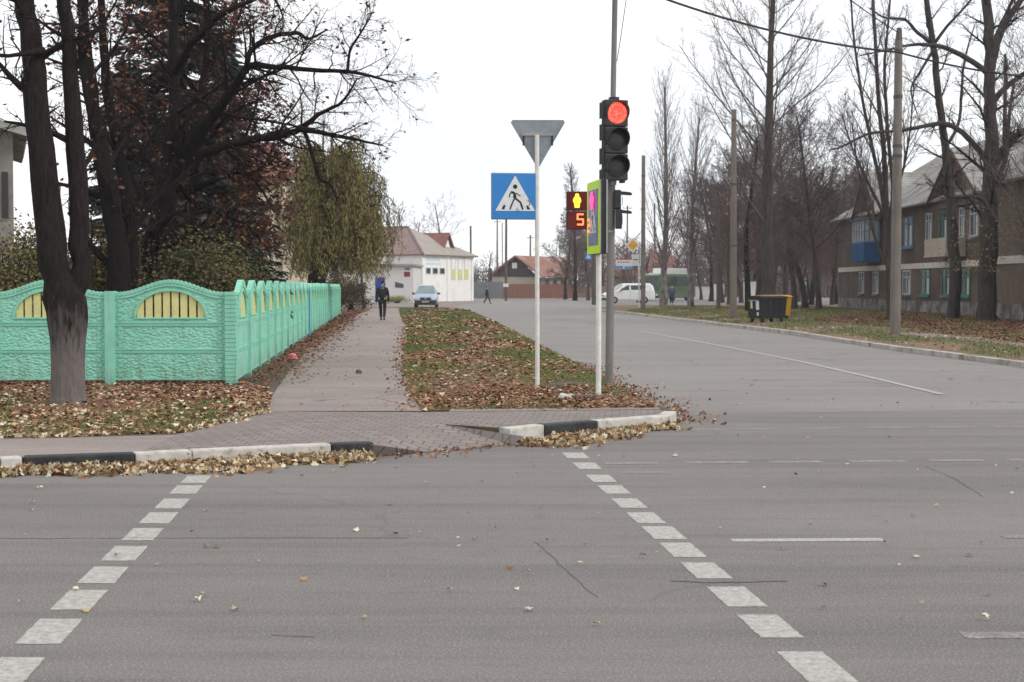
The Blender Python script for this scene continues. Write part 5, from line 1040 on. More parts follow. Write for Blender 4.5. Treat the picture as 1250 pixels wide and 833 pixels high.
def balcony(ya, yb, z0, z1, zt, m, glazed):
    xf = FX - 1.15; b = MB(); b.box(xf, FX - .08, ya, yb, z0, z1); b.box(xf - .05, FX - .08, ya - .05, yb + .05, z0 - .12, z0 - .005); o = b.build('balcony', m, hs, B0)
    if glazed:
        b = MB()
        for z in (z1, zt - .1): b.box(xf, xf + .08, ya, yb, z, z + .1); b.box(xf + .08, FX - .08, ya, ya + .08, z, z + .1)
        for k in range(6): y = ya + (yb - ya - .08) * k / 5; b.box(xf, xf + .08, y, y + .08, z1 + .1, zt - .1)
        for k in range(1, 4): x = xf + (FX - .2 - xf) * k / 3; b.box(x, x + .07, ya, ya + .08, z1 + .1, zt - .1)
        b.build('frame', M['win_blue'], o, B0)
        b = MB(); b.box(xf + .03, FX - .08, ya + .03, yb - .03, z1, zt - .1); b.build('pane', M['curtain'], o, B0)
        b = MB(); b.box(xf - .15, FX, ya - .15, yb + .15, zt, zt + .08); b.build('canopy', M['slate'], o, B0)
balcony(98, 101.6, 3.45, 4.55, 6.15, M['balc_blue'], True)
M['beige'] = mat('beige_plaster', (.4, .35, .29), (.33, .29, .24), scale=2)
balcony(79.5, 83.6, 3.4, 4.3, 5.9, M['beige'], False)
# white building ahead
M['white_wall'] = mat('white_plaster', (.86, .85, .83), (.8, .79, .77), scale=1.5, c3=(.72, .71, .69), scale3=.5, lo3=.55, hi3=.7, rough=.9)
M['grey_white'] = mat('dull_white_plaster', (.66, .64, .635), (.6, .585, .58), scale=1.5, rough=.9)
M['roof_brown'] = corr('brown_metal_roof', (.29, .205, .19), (.22, .155, .145), 1.8, 0); M['roof_beige'] = corr('beige_sheet_roof', (.4, .355, .31), (.33, .29, .25), 1.8, 0); M['roof_red'] = corr('red_brown_roof', (.3, .14, .115), (.22, .1, .085), 1.8, 0)
c0 = Vector((-9.78, 160, 0)); e1 = Vector((5.25, 10, 0)).normalized(); e2 = Vector((-10, 5.25, 0)).normalized()
wb = thing('white_building', 'white plastered building with brown hip roof and three small windows behind the minivan', 'building', c0)
def WL(u, v, z): return e1 * u + e2 * v + Vector((0, 0, z))      # u along the right face, v along the left face
def wbox(b, u0, u1, v0, v1, z0, z1): b.add([WL(u, v, z) for z in (z0, z1) for v in (v0, v1) for u in (u0, u1)], [(0, 2, 3, 1), (4, 5, 7, 6), (0, 1, 5, 4), (2, 6, 7, 3), (0, 4, 6, 2), (1, 3, 7, 5)])
LU, LV, HZ = 11.3, 15., 5.15
b = MB(); wbox(b, 0, LU, 0, LV, 0, HZ); b.build('wall', M['white_wall'], wb)
b = MB(); wbox(b, -.05, LU, LV * 0 + .3, LV, 4.0, HZ - .01); b.build('upper_band', M['grey_white'], wb) if 0 else None
for u in (-.04, 5.35, LU - .4): b = MB(); wbox(b, u, u + .45, -.1, -.002, 0, HZ); b.build('pilaster', M['white_wall'], wb)
o1, o2_, o3, o4 = WL(-.5, -.5, HZ), WL(LU + .5, -.5, HZ), WL(LU + .5, LV + .5, HZ), WL(-.5, LV + .5, HZ); r1, r2 = WL(LU / 2, 5.2, 8.35), WL(LU / 2, LV - 4, 8.35)
b = MB(); slab(b, [o1, r1, r2, o4]); slab(b, [o3, r2, r1, o2_][::1]); slab(b, [o3, o4, r2]); wr = b.build('roof', M['roof_brown'], wb)
b = MB(); slab(b, [o1, o2_, r1]); b.build('hip_end', M['roof_beige'], wr)
b = MB(); b.cyl(o1 + Vector((0, 0, .05)), r1 + Vector((0, 0, .05)), .12, n=6); b.cyl(r1 + Vector((0, 0, .05)), r2 + Vector((0, 0, .05)), .12, n=6); b.build('ridge_cap', M['roof_brown'], wr)
# dormer
b = MB(); b.add([WL(6.5, 1.2, 5.9), WL(8.7, 1.2, 5.9), WL(7.6, 1.2, 7.6), WL(6.5, 4.9, 5.9), WL(8.7, 4.9, 5.9), WL(7.6, 4.9, 7.6)], [(0, 1, 2), (3, 5, 4), (0, 2, 5, 3), (1, 4, 5, 2)]); dm = b.build('dormer', M['wood_red'], wb)
b = MB(); slab(b, [WL(6.3, .9, 5.75), WL(7.6, .9, 7.75), WL(7.6, 5, 7.75), WL(6.3, 5, 5.75)], .08); slab(b, [WL(8.9, .9, 5.75), WL(7.6, .9, 7.75), WL(7.6, 5, 7.75), WL(8.9, 5, 5.75)], .08); b.build('dormer_roof', M['roof_red'], dm)
b = MB(); b.add([WL(7.1, 1.17, 6.1), WL(8.1, 1.17, 6.1), WL(7.6, 1.17, 7.1)], [(0, 1, 2)]); b.build('dormer_light', M['white_wall'], dm)
def wface(px, v=-.0):     # u on the right face for a picture column
    k = (px - 625) / F; return (k * c0.y - c0.x) / (e1.x - k * e1.y)
for a, c in ((519.8, 525.6), (528.0, 534.2), (536.6, 542.6)):
    u0, u1 = wface(a), wface(c); b = MB(); wbox(b, u0, u1, -.05, -.003, 3.02, 3.72); o = b.build('window', M['win_white'], wb); b = MB(); wbox(b, u0 + .1, u1 - .1, -.06, -.052, 3.1, 3.64); b.build('pane', M['glass'], o)
cy_ = mat('faded_cyan_lettering', (.42, .68, .7), (.6, .75, .75), scale=3)
b = MB(); q = random.Random(2); u = wface(521); 
for k in range(9): wbox(b, u, u + .22, -.012, -.003, 4.45, 4.45 + q.uniform(.25, .36)); u += .33
u = wface(520)
for k in range(11): wbox(b, u, u + .2, -.013, -.004, 4.02, 4.25); u += .3
b.build('faded_lettering', cy_, wb)
for a, c in ((550.5, 556), (559, 564.3), (566.5, 571.5)):
    u0, u1 = wface(a), wface(c); b = MB(); wbox(b, u0, u1, -.05, -.003, 2.4, 5.0); o = b.build('niche', M['grey_white'], wb); b = MB(); wbox(b, u0 + .12, u1 - .12, -.06, -.052, 2.5, 3.6); b.build('yellow_panel', mat('pale_yellow_panel', (.68, .68, .22), (.6, .62, .2), scale=2), o)
    b = MB(); wbox(b, u0 + .12, u1 - .12, -.06, -.052, 3.62, 4.9); b.build('white_panel', M['white_wall'], o)
b = MB(); wbox(b, -.3, LU + .3, -.3, LV, HZ - .15, HZ - .02); b.build('eaves', M['grey_white'], wb)
# low annex before its left face
ax0, ax1, ay = D(430, 360, 150).x, D(504.5, 360, 150).x, 150.
an_ = thing('annex', 'low dull white annex with a blue door and crooked black windows, left of the minivan', 'building', ((ax0 + ax1) / 2, ay, 0)); AB = Vector(((ax0 + ax1) / 2, ay, 0))
HA = CH + (350 - 325) / F * 150; b = MB(); b.add([(x, y, z) for z in (0, HA) for x, y in ((ax0 - 6, ay + 1.5), (ax1, ay), (ax1 + .28, ay + 9.5), (ax0 - 4, ay + 11))], [(0, 1, 2, 3)[::-1], (4, 5, 6, 7), (0, 1, 5, 4), (1, 2, 6, 5), (2, 3, 7, 6), (3, 0, 4, 7)]); b.build('wall', M['grey_white'], an_, AB)
b = MB(); b.add([(x, y, z) for z in (HA + .01, HA + .22) for x, y in ((ax0 - 6.2, ay + 1.1), (ax1 + .25, ay - .4), (ax1 + .5, ay + 9.4), (ax0 - 4, ay + 11))], [(0, 1, 2, 3)[::-1], (4, 5, 6, 7), (0, 1, 5, 4), (1, 2, 6, 5), (2, 3, 7, 6), (3, 0, 4, 7)]); b.build('flat_roof', M['roof_beige'], an_, AB)
sl0 = 1.5 / (ax1 - ax0 + 6)
def apl(name, pts, m, dy=.03, root=an_):
    P = []
    for px, py in pts: t = D(px, py, ay); y = ay + (ax1 - t.x) * sl0 - dy; t = D(px, py, y); P.append(t)
    b = MB(); b.add([*P, *[p + Vector((0, dy - .004, 0)) for p in P]], [tuple(range(len(P))), ] + [(i, len(P) + i, len(P) + (i + 1) % len(P), (i + 1) % len(P)) for i in range(len(P))]); return b.build(name, m, root, AB)
apl('door', [(458.2, 339), (469.8, 339), (469.8, 369), (458.2, 369)], mat('deep_blue_door', (.015, .05, .26), (.02, .06, .3), scale=3))
apl('window', [(482.3, 344), (492.6, 347), (492.6, 351.6), (482.3, 351)], M['glass']); apl('window', [(436.5, 347.5), (446.5, 344.5), (446.5, 351.5), (436.5, 351)], M['glass'])
apl('red_plaque', [(493.3, 332), (500.5, 332), (500.5, 338), (493.3, 338)], mat('red_plaque_paint', (.25, .03, .03), (.2, .03, .03), scale=4)); apl('blue_plaque', [(494, 327), (500, 327), (500, 330), (494, 330)], mat('blue_plaque_paint', (.12, .16, .3), (.15, .2, .33), scale=4))
# cream house behind the spruce, and the house at the left edge
ch = thing('cream_house', 'tall cream house mostly hidden behind the dark spruce and the willow', 'house', (-14, 84, 0)); CB = Vector((-14, 84, 0)); xr = D(345, 300, 80).x
M['cream'] = mat('cream_plaster', (.62, .54, .4), (.52, .45, .33), scale=1.5)
b = MB(); b.box(xr - 7, xr, 80, 92, 0, 7.6); b.build('wall', M['cream'], ch, CB); b = MB(); slab(b, [(xr - 7.5, 79.5, 7.6), (xr + .5, 79.5, 7.6), (xr - 1.5, 86, 10), (xr - 5.5, 86, 10)]); slab(b, [(xr + .5, 79.5, 7.6), (xr + .5, 92.5, 7.6), (xr - 1.5, 86, 10)]); b.build('roof', M['roof_red'], ch, CB)
for k in range(2):
    b = MB(); b.box(xr - 3. - 2.7 * k, xr - 1.8 - 2.7 * k, 79.93, 79.99, 1.6, 3.2); b.build('window', M['glass'], ch, CB)
lh = thing('grey_house', 'pale house with grey roof at the left edge behind the forked tree', 'house', (-18, 45, 0)); LB = Vector((-18, 45, 0)); xe = D(16, 200, 42).x
M['pale_plaster'] = mat('pale_grey_plaster', (.34, .31, .27), (.22, .2, .18), scale=1.5, rough=.95)
xb_ = xe * 50 / 42 - .2; b = MB(); b.prism([(xe - 10, 42), (xe, 42), (xb_, 50), (xb_ - 10, 50)], 'z', 0, 6.0); b.build('wall', M['pale_plaster'], lh, LB)
b = MB(); slab(b, [(xe - 11, 41.3, 9.6), (xe + .7, 41.3, 6.05), (xb_ + .4, 50.5, 6.05), (xb_ - 11, 50.5, 9.6)], .22); b.build('roof', M['slate'], lh, LB)
b = MB(); b.add([(xe - 10, 42.01, 5.99), (xe, 42.01, 5.99), (xe - 10, 42.01, 9.1)], [(0, 1, 2)]); b.build('gable', M['pale_plaster'], lh, LB)
for x in (-.95, -2.6):
    b = MB(); b.box(xe + x + .63, xe + x + .8, 41.93, 41.99, 3.6, 4.9); b.build('window', M['lens_off'], lh, LB)
# dark gabled house, red fence, grey fence
dh = thing('wooden_house', 'dark boarded gable house with a red tiled roof behind the red fence', 'house', (0, 215, 0)); DB = Vector((0, 215, 0)); Yh = 208.
P_ = lambda px, py, y=Yh: D(px, py, y)
bo = mat('black_brown_boards', (.04, .032, .032), (.06, .045, .042), scale=2, stretch=(4, 1, .3)); tile = corr('red_tile_roof', (.33, .15, .11), (.24, .11, .085), 2.5, 0, (.34, .24, .2))
l_, p_k, r_c = P_(598, 334), P_(628, 312), P_(660, 335); gl, gr_ = P_(600, 350).x, P_(658, 350).x
b = MB(); b.box(gl, gr_, Yh, Yh + 12, 0, l_.z - .3); b.build('wall', M['beige'], dh, DB)
b = MB(); b.prism([(l_.x + .4, l_.z - .4), (r_c.x - .3, r_c.z - .4), (p_k.x, p_k.z - .15)], 'y', Yh - .1, Yh + .6); b.build('gable', bo, dh, DB)
bk_ = P_(695, 314, Yh + 22); b = MB()
slab(b, [(p_k.x, Yh - .8, p_k.z), (r_c.x + .3, Yh - .8, r_c.z - .3), (P_(699, 339, Yh + 6).x, Yh + 6, P_(699, 339, Yh + 6).z), (P_(692, 314, Yh + 14).x, Yh + 14, p_k.z)], .15)
slab(b, [(p_k.x, Yh - .8, p_k.z), (l_.x - .3, Yh - .8, l_.z - .3), (l_.x - .3, Yh + 14, l_.z - .3), (P_(692, 314, Yh + 14).x, Yh + 14, p_k.z)], .15); b.build('roof', tile, dh, DB)
w0, w1 = P_(660, 345).x, P_(697, 345, Yh + 5).x; b = MB(); b.add([(x, y, z) for z in (0, 2.9) for x, y in ((w0, Yh + .6), (w1, Yh + 6.5), (w1 - 2, Yh + 14), (w0 - 3, Yh + 12))], [(0, 1, 2, 3)[::-1], (4, 5, 6, 7), (0, 1, 5, 4), (1, 2, 6, 5), (2, 3, 7, 6), (3, 0, 4, 7)]); b.build('side_wall', M['pale_plaster'], dh, DB)
for k in range(4):
    x = w0 + .7 + k * 1.15; y = Yh + .6 + (x - w0) / (w1 - w0) * 5.9 - .08; b = MB(); b.box(x, x + .55, y - .05, y, 1.9, 2.6); b.build('window', M['glass'], dh, DB)
b = MB(); b.box(p_k.x - .35, p_k.x + .35, Yh - .16, Yh - .11, 4.2, 5.0); b.build('attic_window', M['white_wall'], dh, DB)
b = MB(); b.box(l_.x + 3, l_.x + 4, Yh + 5, Yh + 6, 4, 8) if 0 else None
rfen = mat('red_brown_fence_boards', (.27, .115, .08), (.2, .085, .06), scale=2, stretch=(3, 1, .3))
def board_fence(name, label, pxa, pxb, Y, h, m, m2=None, bw=.14, gap=.01):
    xa, xb = D(pxa, 350, Y).x, D(pxb, 350, Y).x; o = thing(name, label, 'fence', (xa, Y, 0)); n = int((xb - xa) / 2.5); b = MB(); k = 0; x = 0
    while x < xb - xa: b.box(x, x + bw, 0, .03, .08, h + .04 * math.sin(k * 1.7)); x += bw + gap; k += 1
    b.build('boards', m, o); b = MB(); b.box(0, xb - xa, .035, .1, .5, .6); b.box(0, xb - xa, .035, .1, h - .5, h - .4); b.build('rail', m2 or m, o)
    for j in range(n + 1): b = MB(); b.box(j * 2.5, j * 2.5 + .12, .1, .22, -.1, h + .05); b.build('post', m2 or m, o)
    return o
board_fence('board_fence', 'red brown board fence in front of the dark gabled house', 613, 700, 198, 2.0, rfen)
gf = mat('dull_grey_fence_sheet', (.2, .21, .22), (.15, .16, .17), scale=1.5); board_fence('sheet_fence', 'grey sheet fence between the white building and the red fence', 577, 613, 196, 2.3, gf)
o = board_fence('lattice_fence', 'tall dark lattice fence behind the grey sheet fence by the white building', 576, 601, 199, 4.1, bo, None, .09, .13)
board_fence('board_fence', 'far brownish fence beyond the lime bordered sign and the white van', 696, 792, 215, 1.7, mat('faded_brown_boards', (.3, .18, .13), (.22, .13, .1), scale=2))
# far houses with red roofs right of the signal, long low wall
for (pa, pb_, pt, Y, lab) in ((792, 830, 308, 240, 'far house with a dull pink roof over the green bus'), (741, 777, 316, 235, 'far house with a red roof behind the banner')):
    xa, xb = D(pa, 340, Y).x, D(pb_, 340, Y).x; zt = D(0, pt, Y).z; o = thing('far_house', lab, 'house', (xa, Y, 0)); L_ = xb - xa
    b = MB(); b.box(0, L_, 0, 8, 0, zt * .55); b.build('wall', M['beige'], o); b = MB(); slab(b, [(-.5, -.5, zt * .53), (L_ + .5, -.5, zt * .53), (L_ * .8, 4, zt), (L_ * .15, 4, zt)]); slab(b, [(-.5, 8.5, zt * .53), (L_ + .5, 8.5, zt * .53), (L_ * .8, 4, zt), (L_ * .15, 4, zt)]); b.build('roof', M['roof_red'], o)
for (pa, pb_, py, Y, mm, lab) in ((846, 868, 350, 190, 'grey_white', 'dull low wall right of the green bus'), (869, 884, 347, 185, 'white_wall', 'short white wall seen between the poplar and the grey pole'), (908, 925, 344, 150, 'white_wall', 'white slab standing among the trees left of the dark tall trunk')):
    xa, xb = D(pa, 350, Y).x, D(pb_, 350, Y).x; zt = D(0, py, Y).z; o = thing('low_wall', lab, 'wall', (xa, Y, 0)); b = MB(); b.box(0, xb - xa, 0, .3, -.1, zt); b.build('wall_face', M[mm], o); b = MB(); b.box(-.05, xb - xa + .05, -.05, .35, zt + .003, zt + .1); b.build('coping', M['concrete'], o)

# ------------------------------------------------------------------ trees
def tree(name, label, base, H, r0, sp, seed, barkm, twigm, lean=(0, 0), group=None, leaves=None, lsize=.08, cat='tree', kink=None):
    o = thing(name, label, cat, base, 0, group); r = rng(seed); tk = TB(); cr_ = TB(); lv = [] if leaves else None
    grow(cr_, (0, 0, -.15), (lean[0], lean[1], 1), H, r0, 0, sp, r, lv, trunk=tk)
    cr_.flush(lv, sp.get('leafp', .5)); tk.build('trunk', barkm, o); c = cr_.build('crown', twigm, o)
    if leaves and lv:
        C = np.array(lv); C = C + r.normal(size=C.shape) * .12; V, Fq = leaf_geo(C, lsize * r.uniform(.6, 1.3, len(C)), r, 0, .5); np_mesh('leaves', V, Fq, leaves, o)
    return o
def limb(tk, cr_, pts, sp, r, lv, lvl=1, kid_len=None, n=14, kids=True, sides=9, base=Vector((0, 0, 0)), top=.0):
    """pts: (px, py, Y, width px). A real limb at its own distance."""
    P = [list(D(x, y, Y) - base) for x, y, Y, w_ in pts]; rad = [w_ / 2 / F * Y for x, y, Y, w_ in pts]; P, rad = resample(P, rad, n)
    P = P + r.normal(size=P.shape) * rad[:, None] * .12; tk.tube(P, rad, sides)
    if kids: L_ = float(np.linalg.norm(np.diff(P, axis=0), axis=1).sum()); children_on(cr_, P, rad, lvl, sp, r, lv, kid_len or L_)
    return P, rad
SP_L = dict(n=[0, 12, 8, 6], t0=[.3, .2, .15, .1], ang=[50, 50, 46, 44], len=[.5, .46, .52, .6], rr=[.5, .4, .5, .5], wander=[.06, .12, .16, .18], up=[.02, .03, .02, .0], rmin=.0045, leafp=.5)
# forked maple on the lawn strip
tb_ = G(83.5, 494, LZ); YT = tb_.y
ft = thing('forked_tree', 'dark forked tree with greyish base growing before the front mint fence', 'tree', tb_); r = rng(41); tk = TB(); tl = TB(); cr_ = TB(); lv = []
o_ = tb_
P, rd = resample([list(D(x, y, YT) - o_) for x, y in ((83.5, 497), (83, 488), (83, 470), (83, 440), (83, 412))], [26.5 / F * YT, 22 / F * YT, 20.5 / F * YT, 20 / F * YT, 21.5 / F * YT], 12); tl.tube(P, rd, 16)
P, rd = resample([list(D(x, y, YT) - o_) for x, y in ((83, 416), (82.5, 390), (80, 368), (72, 345))], [21 / F * YT, 24.5 / F * YT, 25 / F * YT, 17 / F * YT], 10); tk.tube(P, rd, 16)
limb(tk, cr_, [(82, 400, YT, 38), (74, 370, YT, 36), (66, 335, YT - .02, 35), (60, 280, YT, 36), (52, 200, YT, 32), (45, 110, YT + .05, 29), (36, 40, YT + .1, 25), (30, -10, YT + .1, 23), (18, -120, YT, 18)], dict(SP_L, n=[0, 9, 7, 5], t0=[0, .5, .15, .1]), r, lv, 1, 3.2, 22, base=o_, sides=14)
limb(tk, cr_, [(84, 400, YT, 34), (90, 372, YT + .05, 30), (97, 335, YT + .1, 25), (97, 280, YT + .15, 24), (94, 200, YT + .2, 24), (88, 110, YT + .2, 20), (84, 50, YT + .2, 18), (78, 0, YT + .2, 17), (68, -110, YT, 13)], dict(SP_L, n=[0, 10, 7, 5], t0=[0, .45, .15, .1]), r, lv, 1, 3.0, 22, base=o_, sides=12)
limb(tk, cr_, [(52, 62, YT, 10), (30, 66, YT - .4, 6), (0, 68, YT - .7, 5), (-40, 60, YT - 1, 3)], SP_L, r, lv, 2, 1.6, 8, base=o_, sides=6)
cr_.flush(lv, .5); tk.V = tl.V + tk.V if 0 else tk.V; tk.F += [f + tk.n for f in tl.F]; tk.V += tl.V; tk.build('trunk', M['trunk_blend'], ft); cr_.build('crown', M['twig_dark'], ft)
C = np.array(lv); C = C[rng(1).uniform(size=len(C)) < .22]; V, Fq = leaf_geo(C + rng(2).normal(size=C.shape) * .06, .075 * rng(3).uniform(.6, 1.3, len(C)), rng(4), 0, .6); np_mesh('leaves', V, Fq, M['rust_leaf'], ft)
# old trees behind the fence
def old_tree(label, base_px, Yb, limbs, seed, leafk, lsize=.09, tw='twig_dark'):
    bpt = G(base_px[0], 350 + (CH - LZ) * F / Yb, LZ); o = thing('old_tree', label, 'tree', bpt); r = rng(seed); tk = TB(); cr_ = TB(); lv = []
    for pts, kl_, ns, kk in limbs: limb(tk, cr_, pts, dict(SP_L, n=[0, int(ns * 1.5), 9, 6]), r, lv, 1, kl_, max(10, len(pts) * 3), kids=kk, base=bpt, sides=9)
    cr_.flush(lv, .5); tk.build('trunk', M['bark'], o); cr_.build('crown', M[tw], o); C = np.array(lv); C = C[r.uniform(size=len(C)) < leafk]
    V, Fq = leaf_geo(C + r.normal(size=C.shape) * .08, lsize * r.uniform(.6, 1.4, len(C)), r, 0, .6); np_mesh('leaves', V, Fq, M['rust_leaf'], o); return o
old_tree('dark many-stemmed tree behind the front fence, just right of the forked tree', (152, 0), 27, [
    ([(150, 460, 27, 34), (149, 390, 27, 32), (143, 300, 27, 27), (131, 220, 27, 22), (118, 150, 27, 17), (108, 80, 27, 14), (101, 10, 27, 12), (95, -120, 27, 8)], 4.2, 12, True),
    ([(150, 420, 27.2, 20), (160, 330, 27.4, 18), (156, 250, 27.5, 17), (146, 190, 27.6, 14), (134, 130, 27.6, 12), (127, 70, 27.6, 10), (124, 10, 27.6, 9), (118, -100, 27.6, 6)], 4.2, 12, True),
    ([(140, 260, 27, 12), (118, 190, 26.6, 10), (108, 120, 26.4, 9), (98, 60, 26.4, 8), (104, 20, 26.4, 6), (110, -60, 26.4, 4)], 3., 9, True)], 51, .3)
old_tree('dark leaning tree behind the front fence whose long bare limbs reach right over the footpath', (185, 0), 29, [
    ([(180, 460, 29, 38), (182, 400, 29, 36), (188, 320, 29, 31), (200, 250, 29, 27), (208, 190, 29, 21), (212, 120, 29, 15), (212, 50, 29, 12), (208, -30, 29, 9), (205, -120, 29, 8)], 4.5, 13, True),
    ([(203, 232, 29, 20), (225, 190, 28.8, 18), (255, 150, 28.4, 15), (280, 115, 28, 12), (296, 92, 27.7, 10), (306, 80, 27.5, 8.5), (340, 82, 27.2, 6.5), (385, 86, 27, 5.5), (428, 88, 26.8, 4.5), (460, 95, 26.8, 3), (484, 103, 26.8, 1.6)], 4.2, 17, True),
    ([(300, 88, 27.6, 8), (304, 66, 27.7, 7), (318, 52, 27.8, 6.5), (340, 43, 27.9, 6), (364, 41, 28, 5), (376, 48, 28, 3.5), (400, 36, 28, 1.8)], 2.2, 12, True),
    ([(214, 205, 29, 15), (250, 186, 29.2, 13), (290, 174, 29.4, 10), (330, 168, 29.4, 9), (362, 160, 29.4, 8), (392, 138, 29.4, 5), (418, 124, 29.4, 3.5), (436, 96, 29.4, 2)], 3.2, 15, True),
    ([(362, 158, 29.4, 7), (400, 164, 29.2, 5.5), (440, 172, 29, 3.5), (468, 178, 29, 1.8)], 2., 9, True),
    ([(372, 160, 29.4, 5), (382, 190, 29.2, 4.5), (390, 218, 29, 4), (404, 226, 29, 3), (412, 246, 29, 1.6)], 1., 6, True),
    ([(424, 86, 26.8, 4), (428, 60, 26.8, 3.2), (442, 38, 26.6, 2.4), (455, 15, 26.6, 1.4)], 1.6, 9, True),
    ([(214, 90, 29, 12), (236, 52, 28.5, 9), (268, 20, 28, 7), (300, 4, 27.6, 5), (330, -5, 27.4, 3.5), (345, 20, 27.3, 2), (344, 38, 27.3, 1.5)], 2.4, 13, True)], 52, .07, .08)
old_tree('thin dark tree behind the front fence left of the spruce, covered in withered leaves', (238, 0), 31, [
    ([(244, 460, 31, 14), (242, 350, 31, 12), (236, 240, 31, 11), (242, 150, 31, 10), (252, 60, 31, 8), (250, -40, 31, 6)], 5.0, 20, True),
    ([(240, 200, 31, 8), (270, 150, 30.6, 6), (300, 130, 30.4, 4), (322, 120, 30.4, 2)], 2.4, 12, True), ([(240, 230, 31, 8), (280, 214, 30.6, 6), (318, 206, 30.4, 4), (340, 190, 30.4, 2)], 2.6, 14, True), ([(238, 250, 31, 7), (200, 200, 30.6, 5), (175, 150, 30.4, 4), (150, 120, 30.4, 2)], 2.6, 14, True), ([(250, 80, 31, 7), (275, 50, 30.6, 5), (292, 20, 30.4, 3), (300, -20, 30, 2)], 2.4, 12, True), ([(246, 120, 31, 6), (215, 80, 30.6, 5), (180, 50, 30.4, 3), (160, 20, 30, 2)], 2.6, 12, True), ([(250, 170, 30.5, 6), (285, 190, 30.2, 4), (318, 230, 30, 3), (335, 260, 30, 1.5)], 2.4, 12, True), ([(244, 250, 30.5, 5), (270, 262, 30.2, 4), (300, 275, 30, 3), (325, 300, 30, 1.5)], 2., 10, True)], 53, .6, .1, 'twig_brown')
# spruce
def spruce(label, base, H, rad, seed, n=95, per=24):
    o = thing('spruce_tree', label, 'tree', base); r = rng(seed); tk = TB(); br = TB(); tk.tube([(0, 0, -.2), (0, 0, H * .5), (0, 0, H)], [.22, .14, .02], 9); Cs = []; Ds = []
    for k in range(n):
        f = (k / n) ** .9; z = .5 + f * (H - .7)
        for q in range(6):
            az = r.uniform(0, 6.28); L_ = rad * (1 - f) ** .75 * r.uniform(.6, 1.12) + .15; P = []; m = 6
            for i in range(m): t = i / (m - 1); P.append((math.cos(az) * L_ * t, math.sin(az) * L_ * t, z - .3 * L_ * t + .12 * L_ * t * t))
            P = np.array(P); br.tube(P, np.linspace(.022, .004, m), 3)
            tt = r.uniform(.15, 1, int(per * L_ / rad * 1.3) + 4); i = np.minimum((tt * (m - 1)).astype(int), m - 2); fr_ = (tt * (m - 1) - i)[:, None]; c = P[i] * (1 - fr_) + P[i + 1] * fr_
            side = np.array([-math.sin(az), math.cos(az), 0]); sg_ = r.choice([-1, 1], len(tt)); out_ = np.array([math.cos(az), math.sin(az), -.25]); d = out_ * .8 + side * sg_[:, None] * .8 + r.normal(size=(len(tt), 3)) * .25; d[:, 2] -= .25
            Cs.append(c); Ds.append(d / np.linalg.norm(d, axis=1)[:, None])
    C = np.concatenate(Cs); Dn = np.concatenate(Ds); n_ = len(C); ln = r.uniform(.16, .34, n_)[:, None]; w_ = np.cross(Dn, r.normal(size=(n_, 3))); w_ /= np.linalg.norm(w_, axis=1)[:, None]; w_ *= .028
    V = np.stack([C - w_ * .6, C + Dn * ln * .5 - w_ * 1.3, C + Dn * ln, C + Dn * ln * .5 + w_ * 1.3], 1).reshape(-1, 3); b0 = np.arange(n_)[:, None] * 4
    tk.build('trunk', M['bark'], o); br.build('branches', M['twig_dark'], o); np_mesh('needles', V, b0 + np.array([0, 1, 2, 3]), M['spruce'], o); return o
spruce('tall dark blue green spruce behind the mint fence corner', Vector((D(222, 300, 35).x, 35, 0)), 14.5, 2.35, 61, 130, 44)
spruce('lower wide dark spruce left of the willow behind the side fence', Vector((D(272, 300, 39).x, 39, 0)), 8.6, 1.75, 62, 80, 38)
spruce('dark spruce seen behind the many-stemmed tree', Vector((D(160, 300, 37).x, 37, 0)), 7.6, 1.7, 63, 70, 30)
# leafy shrubs
def shrub(name, label, base, rx, ry, h, n, lm, seed, ls=.07, cat='shrub', low=.0):
    o = thing(name, label, cat, base); r = rng(seed); tb = TB()
    tips = []
    for k in range(26):
        az = r.uniform(0, 6.28); e = r.uniform(.15, 1) ** .6; tip = np.array([math.cos(az) * rx * e * .9, math.sin(az) * ry * e * .9, h * (low + (1 - low) * r.uniform(.45, 1) * math.sqrt(max(.05, 1 - .75 * e * e)))]); mid = tip * np.array([.35, .35, .55]) + r.normal(size=3) * .06
        P, rd = resample([[r.normal() * .06, r.normal() * .06, -.05], mid, tip], [.03, .018, .006], 7); tb.tube(P, rd, 4); tips.append(tip); tips.append(mid * .4 + tip * .6)
    tips = np.array(tips); i = r.integers(0, len(tips), n); C = tips[i] + r.normal(size=(n, 3)) * np.array([rx, ry, h * .5]) * .2; C[:, 2] = np.abs(C[:, 2])
    if base.y < 92:
        wx = C[:, 0] + base.x; wy = C[:, 1] + base.y; lim = FX0.x + (wy - FX0.y) * fl.x - .3; C = C[(wx < lim) & (wy > 22.9)]; n = len(C)
    tb.build('stems', M['twig_dark'], o); V, Fq = leaf_geo(C, ls * r.uniform(.6, 1.3, n), r, 0, .4); np_mesh('foliage', V, Fq, lm, o); return o
M['shrub_olive'] = mat('olive_shrub_leaves', (.12, .11, .04), island=[(.12, .115, .04), (.17, .15, .05), (.08, .075, .03), (.14, .09, .035), (.2, .17, .07)], rough=.7)
M['shrub_brown'] = mat('brown_shrub_leaves', (.1, .07, .04), island=[(.1, .07, .04), (.14, .095, .05), (.07, .05, .03), (.09, .085, .04)], rough=.7)
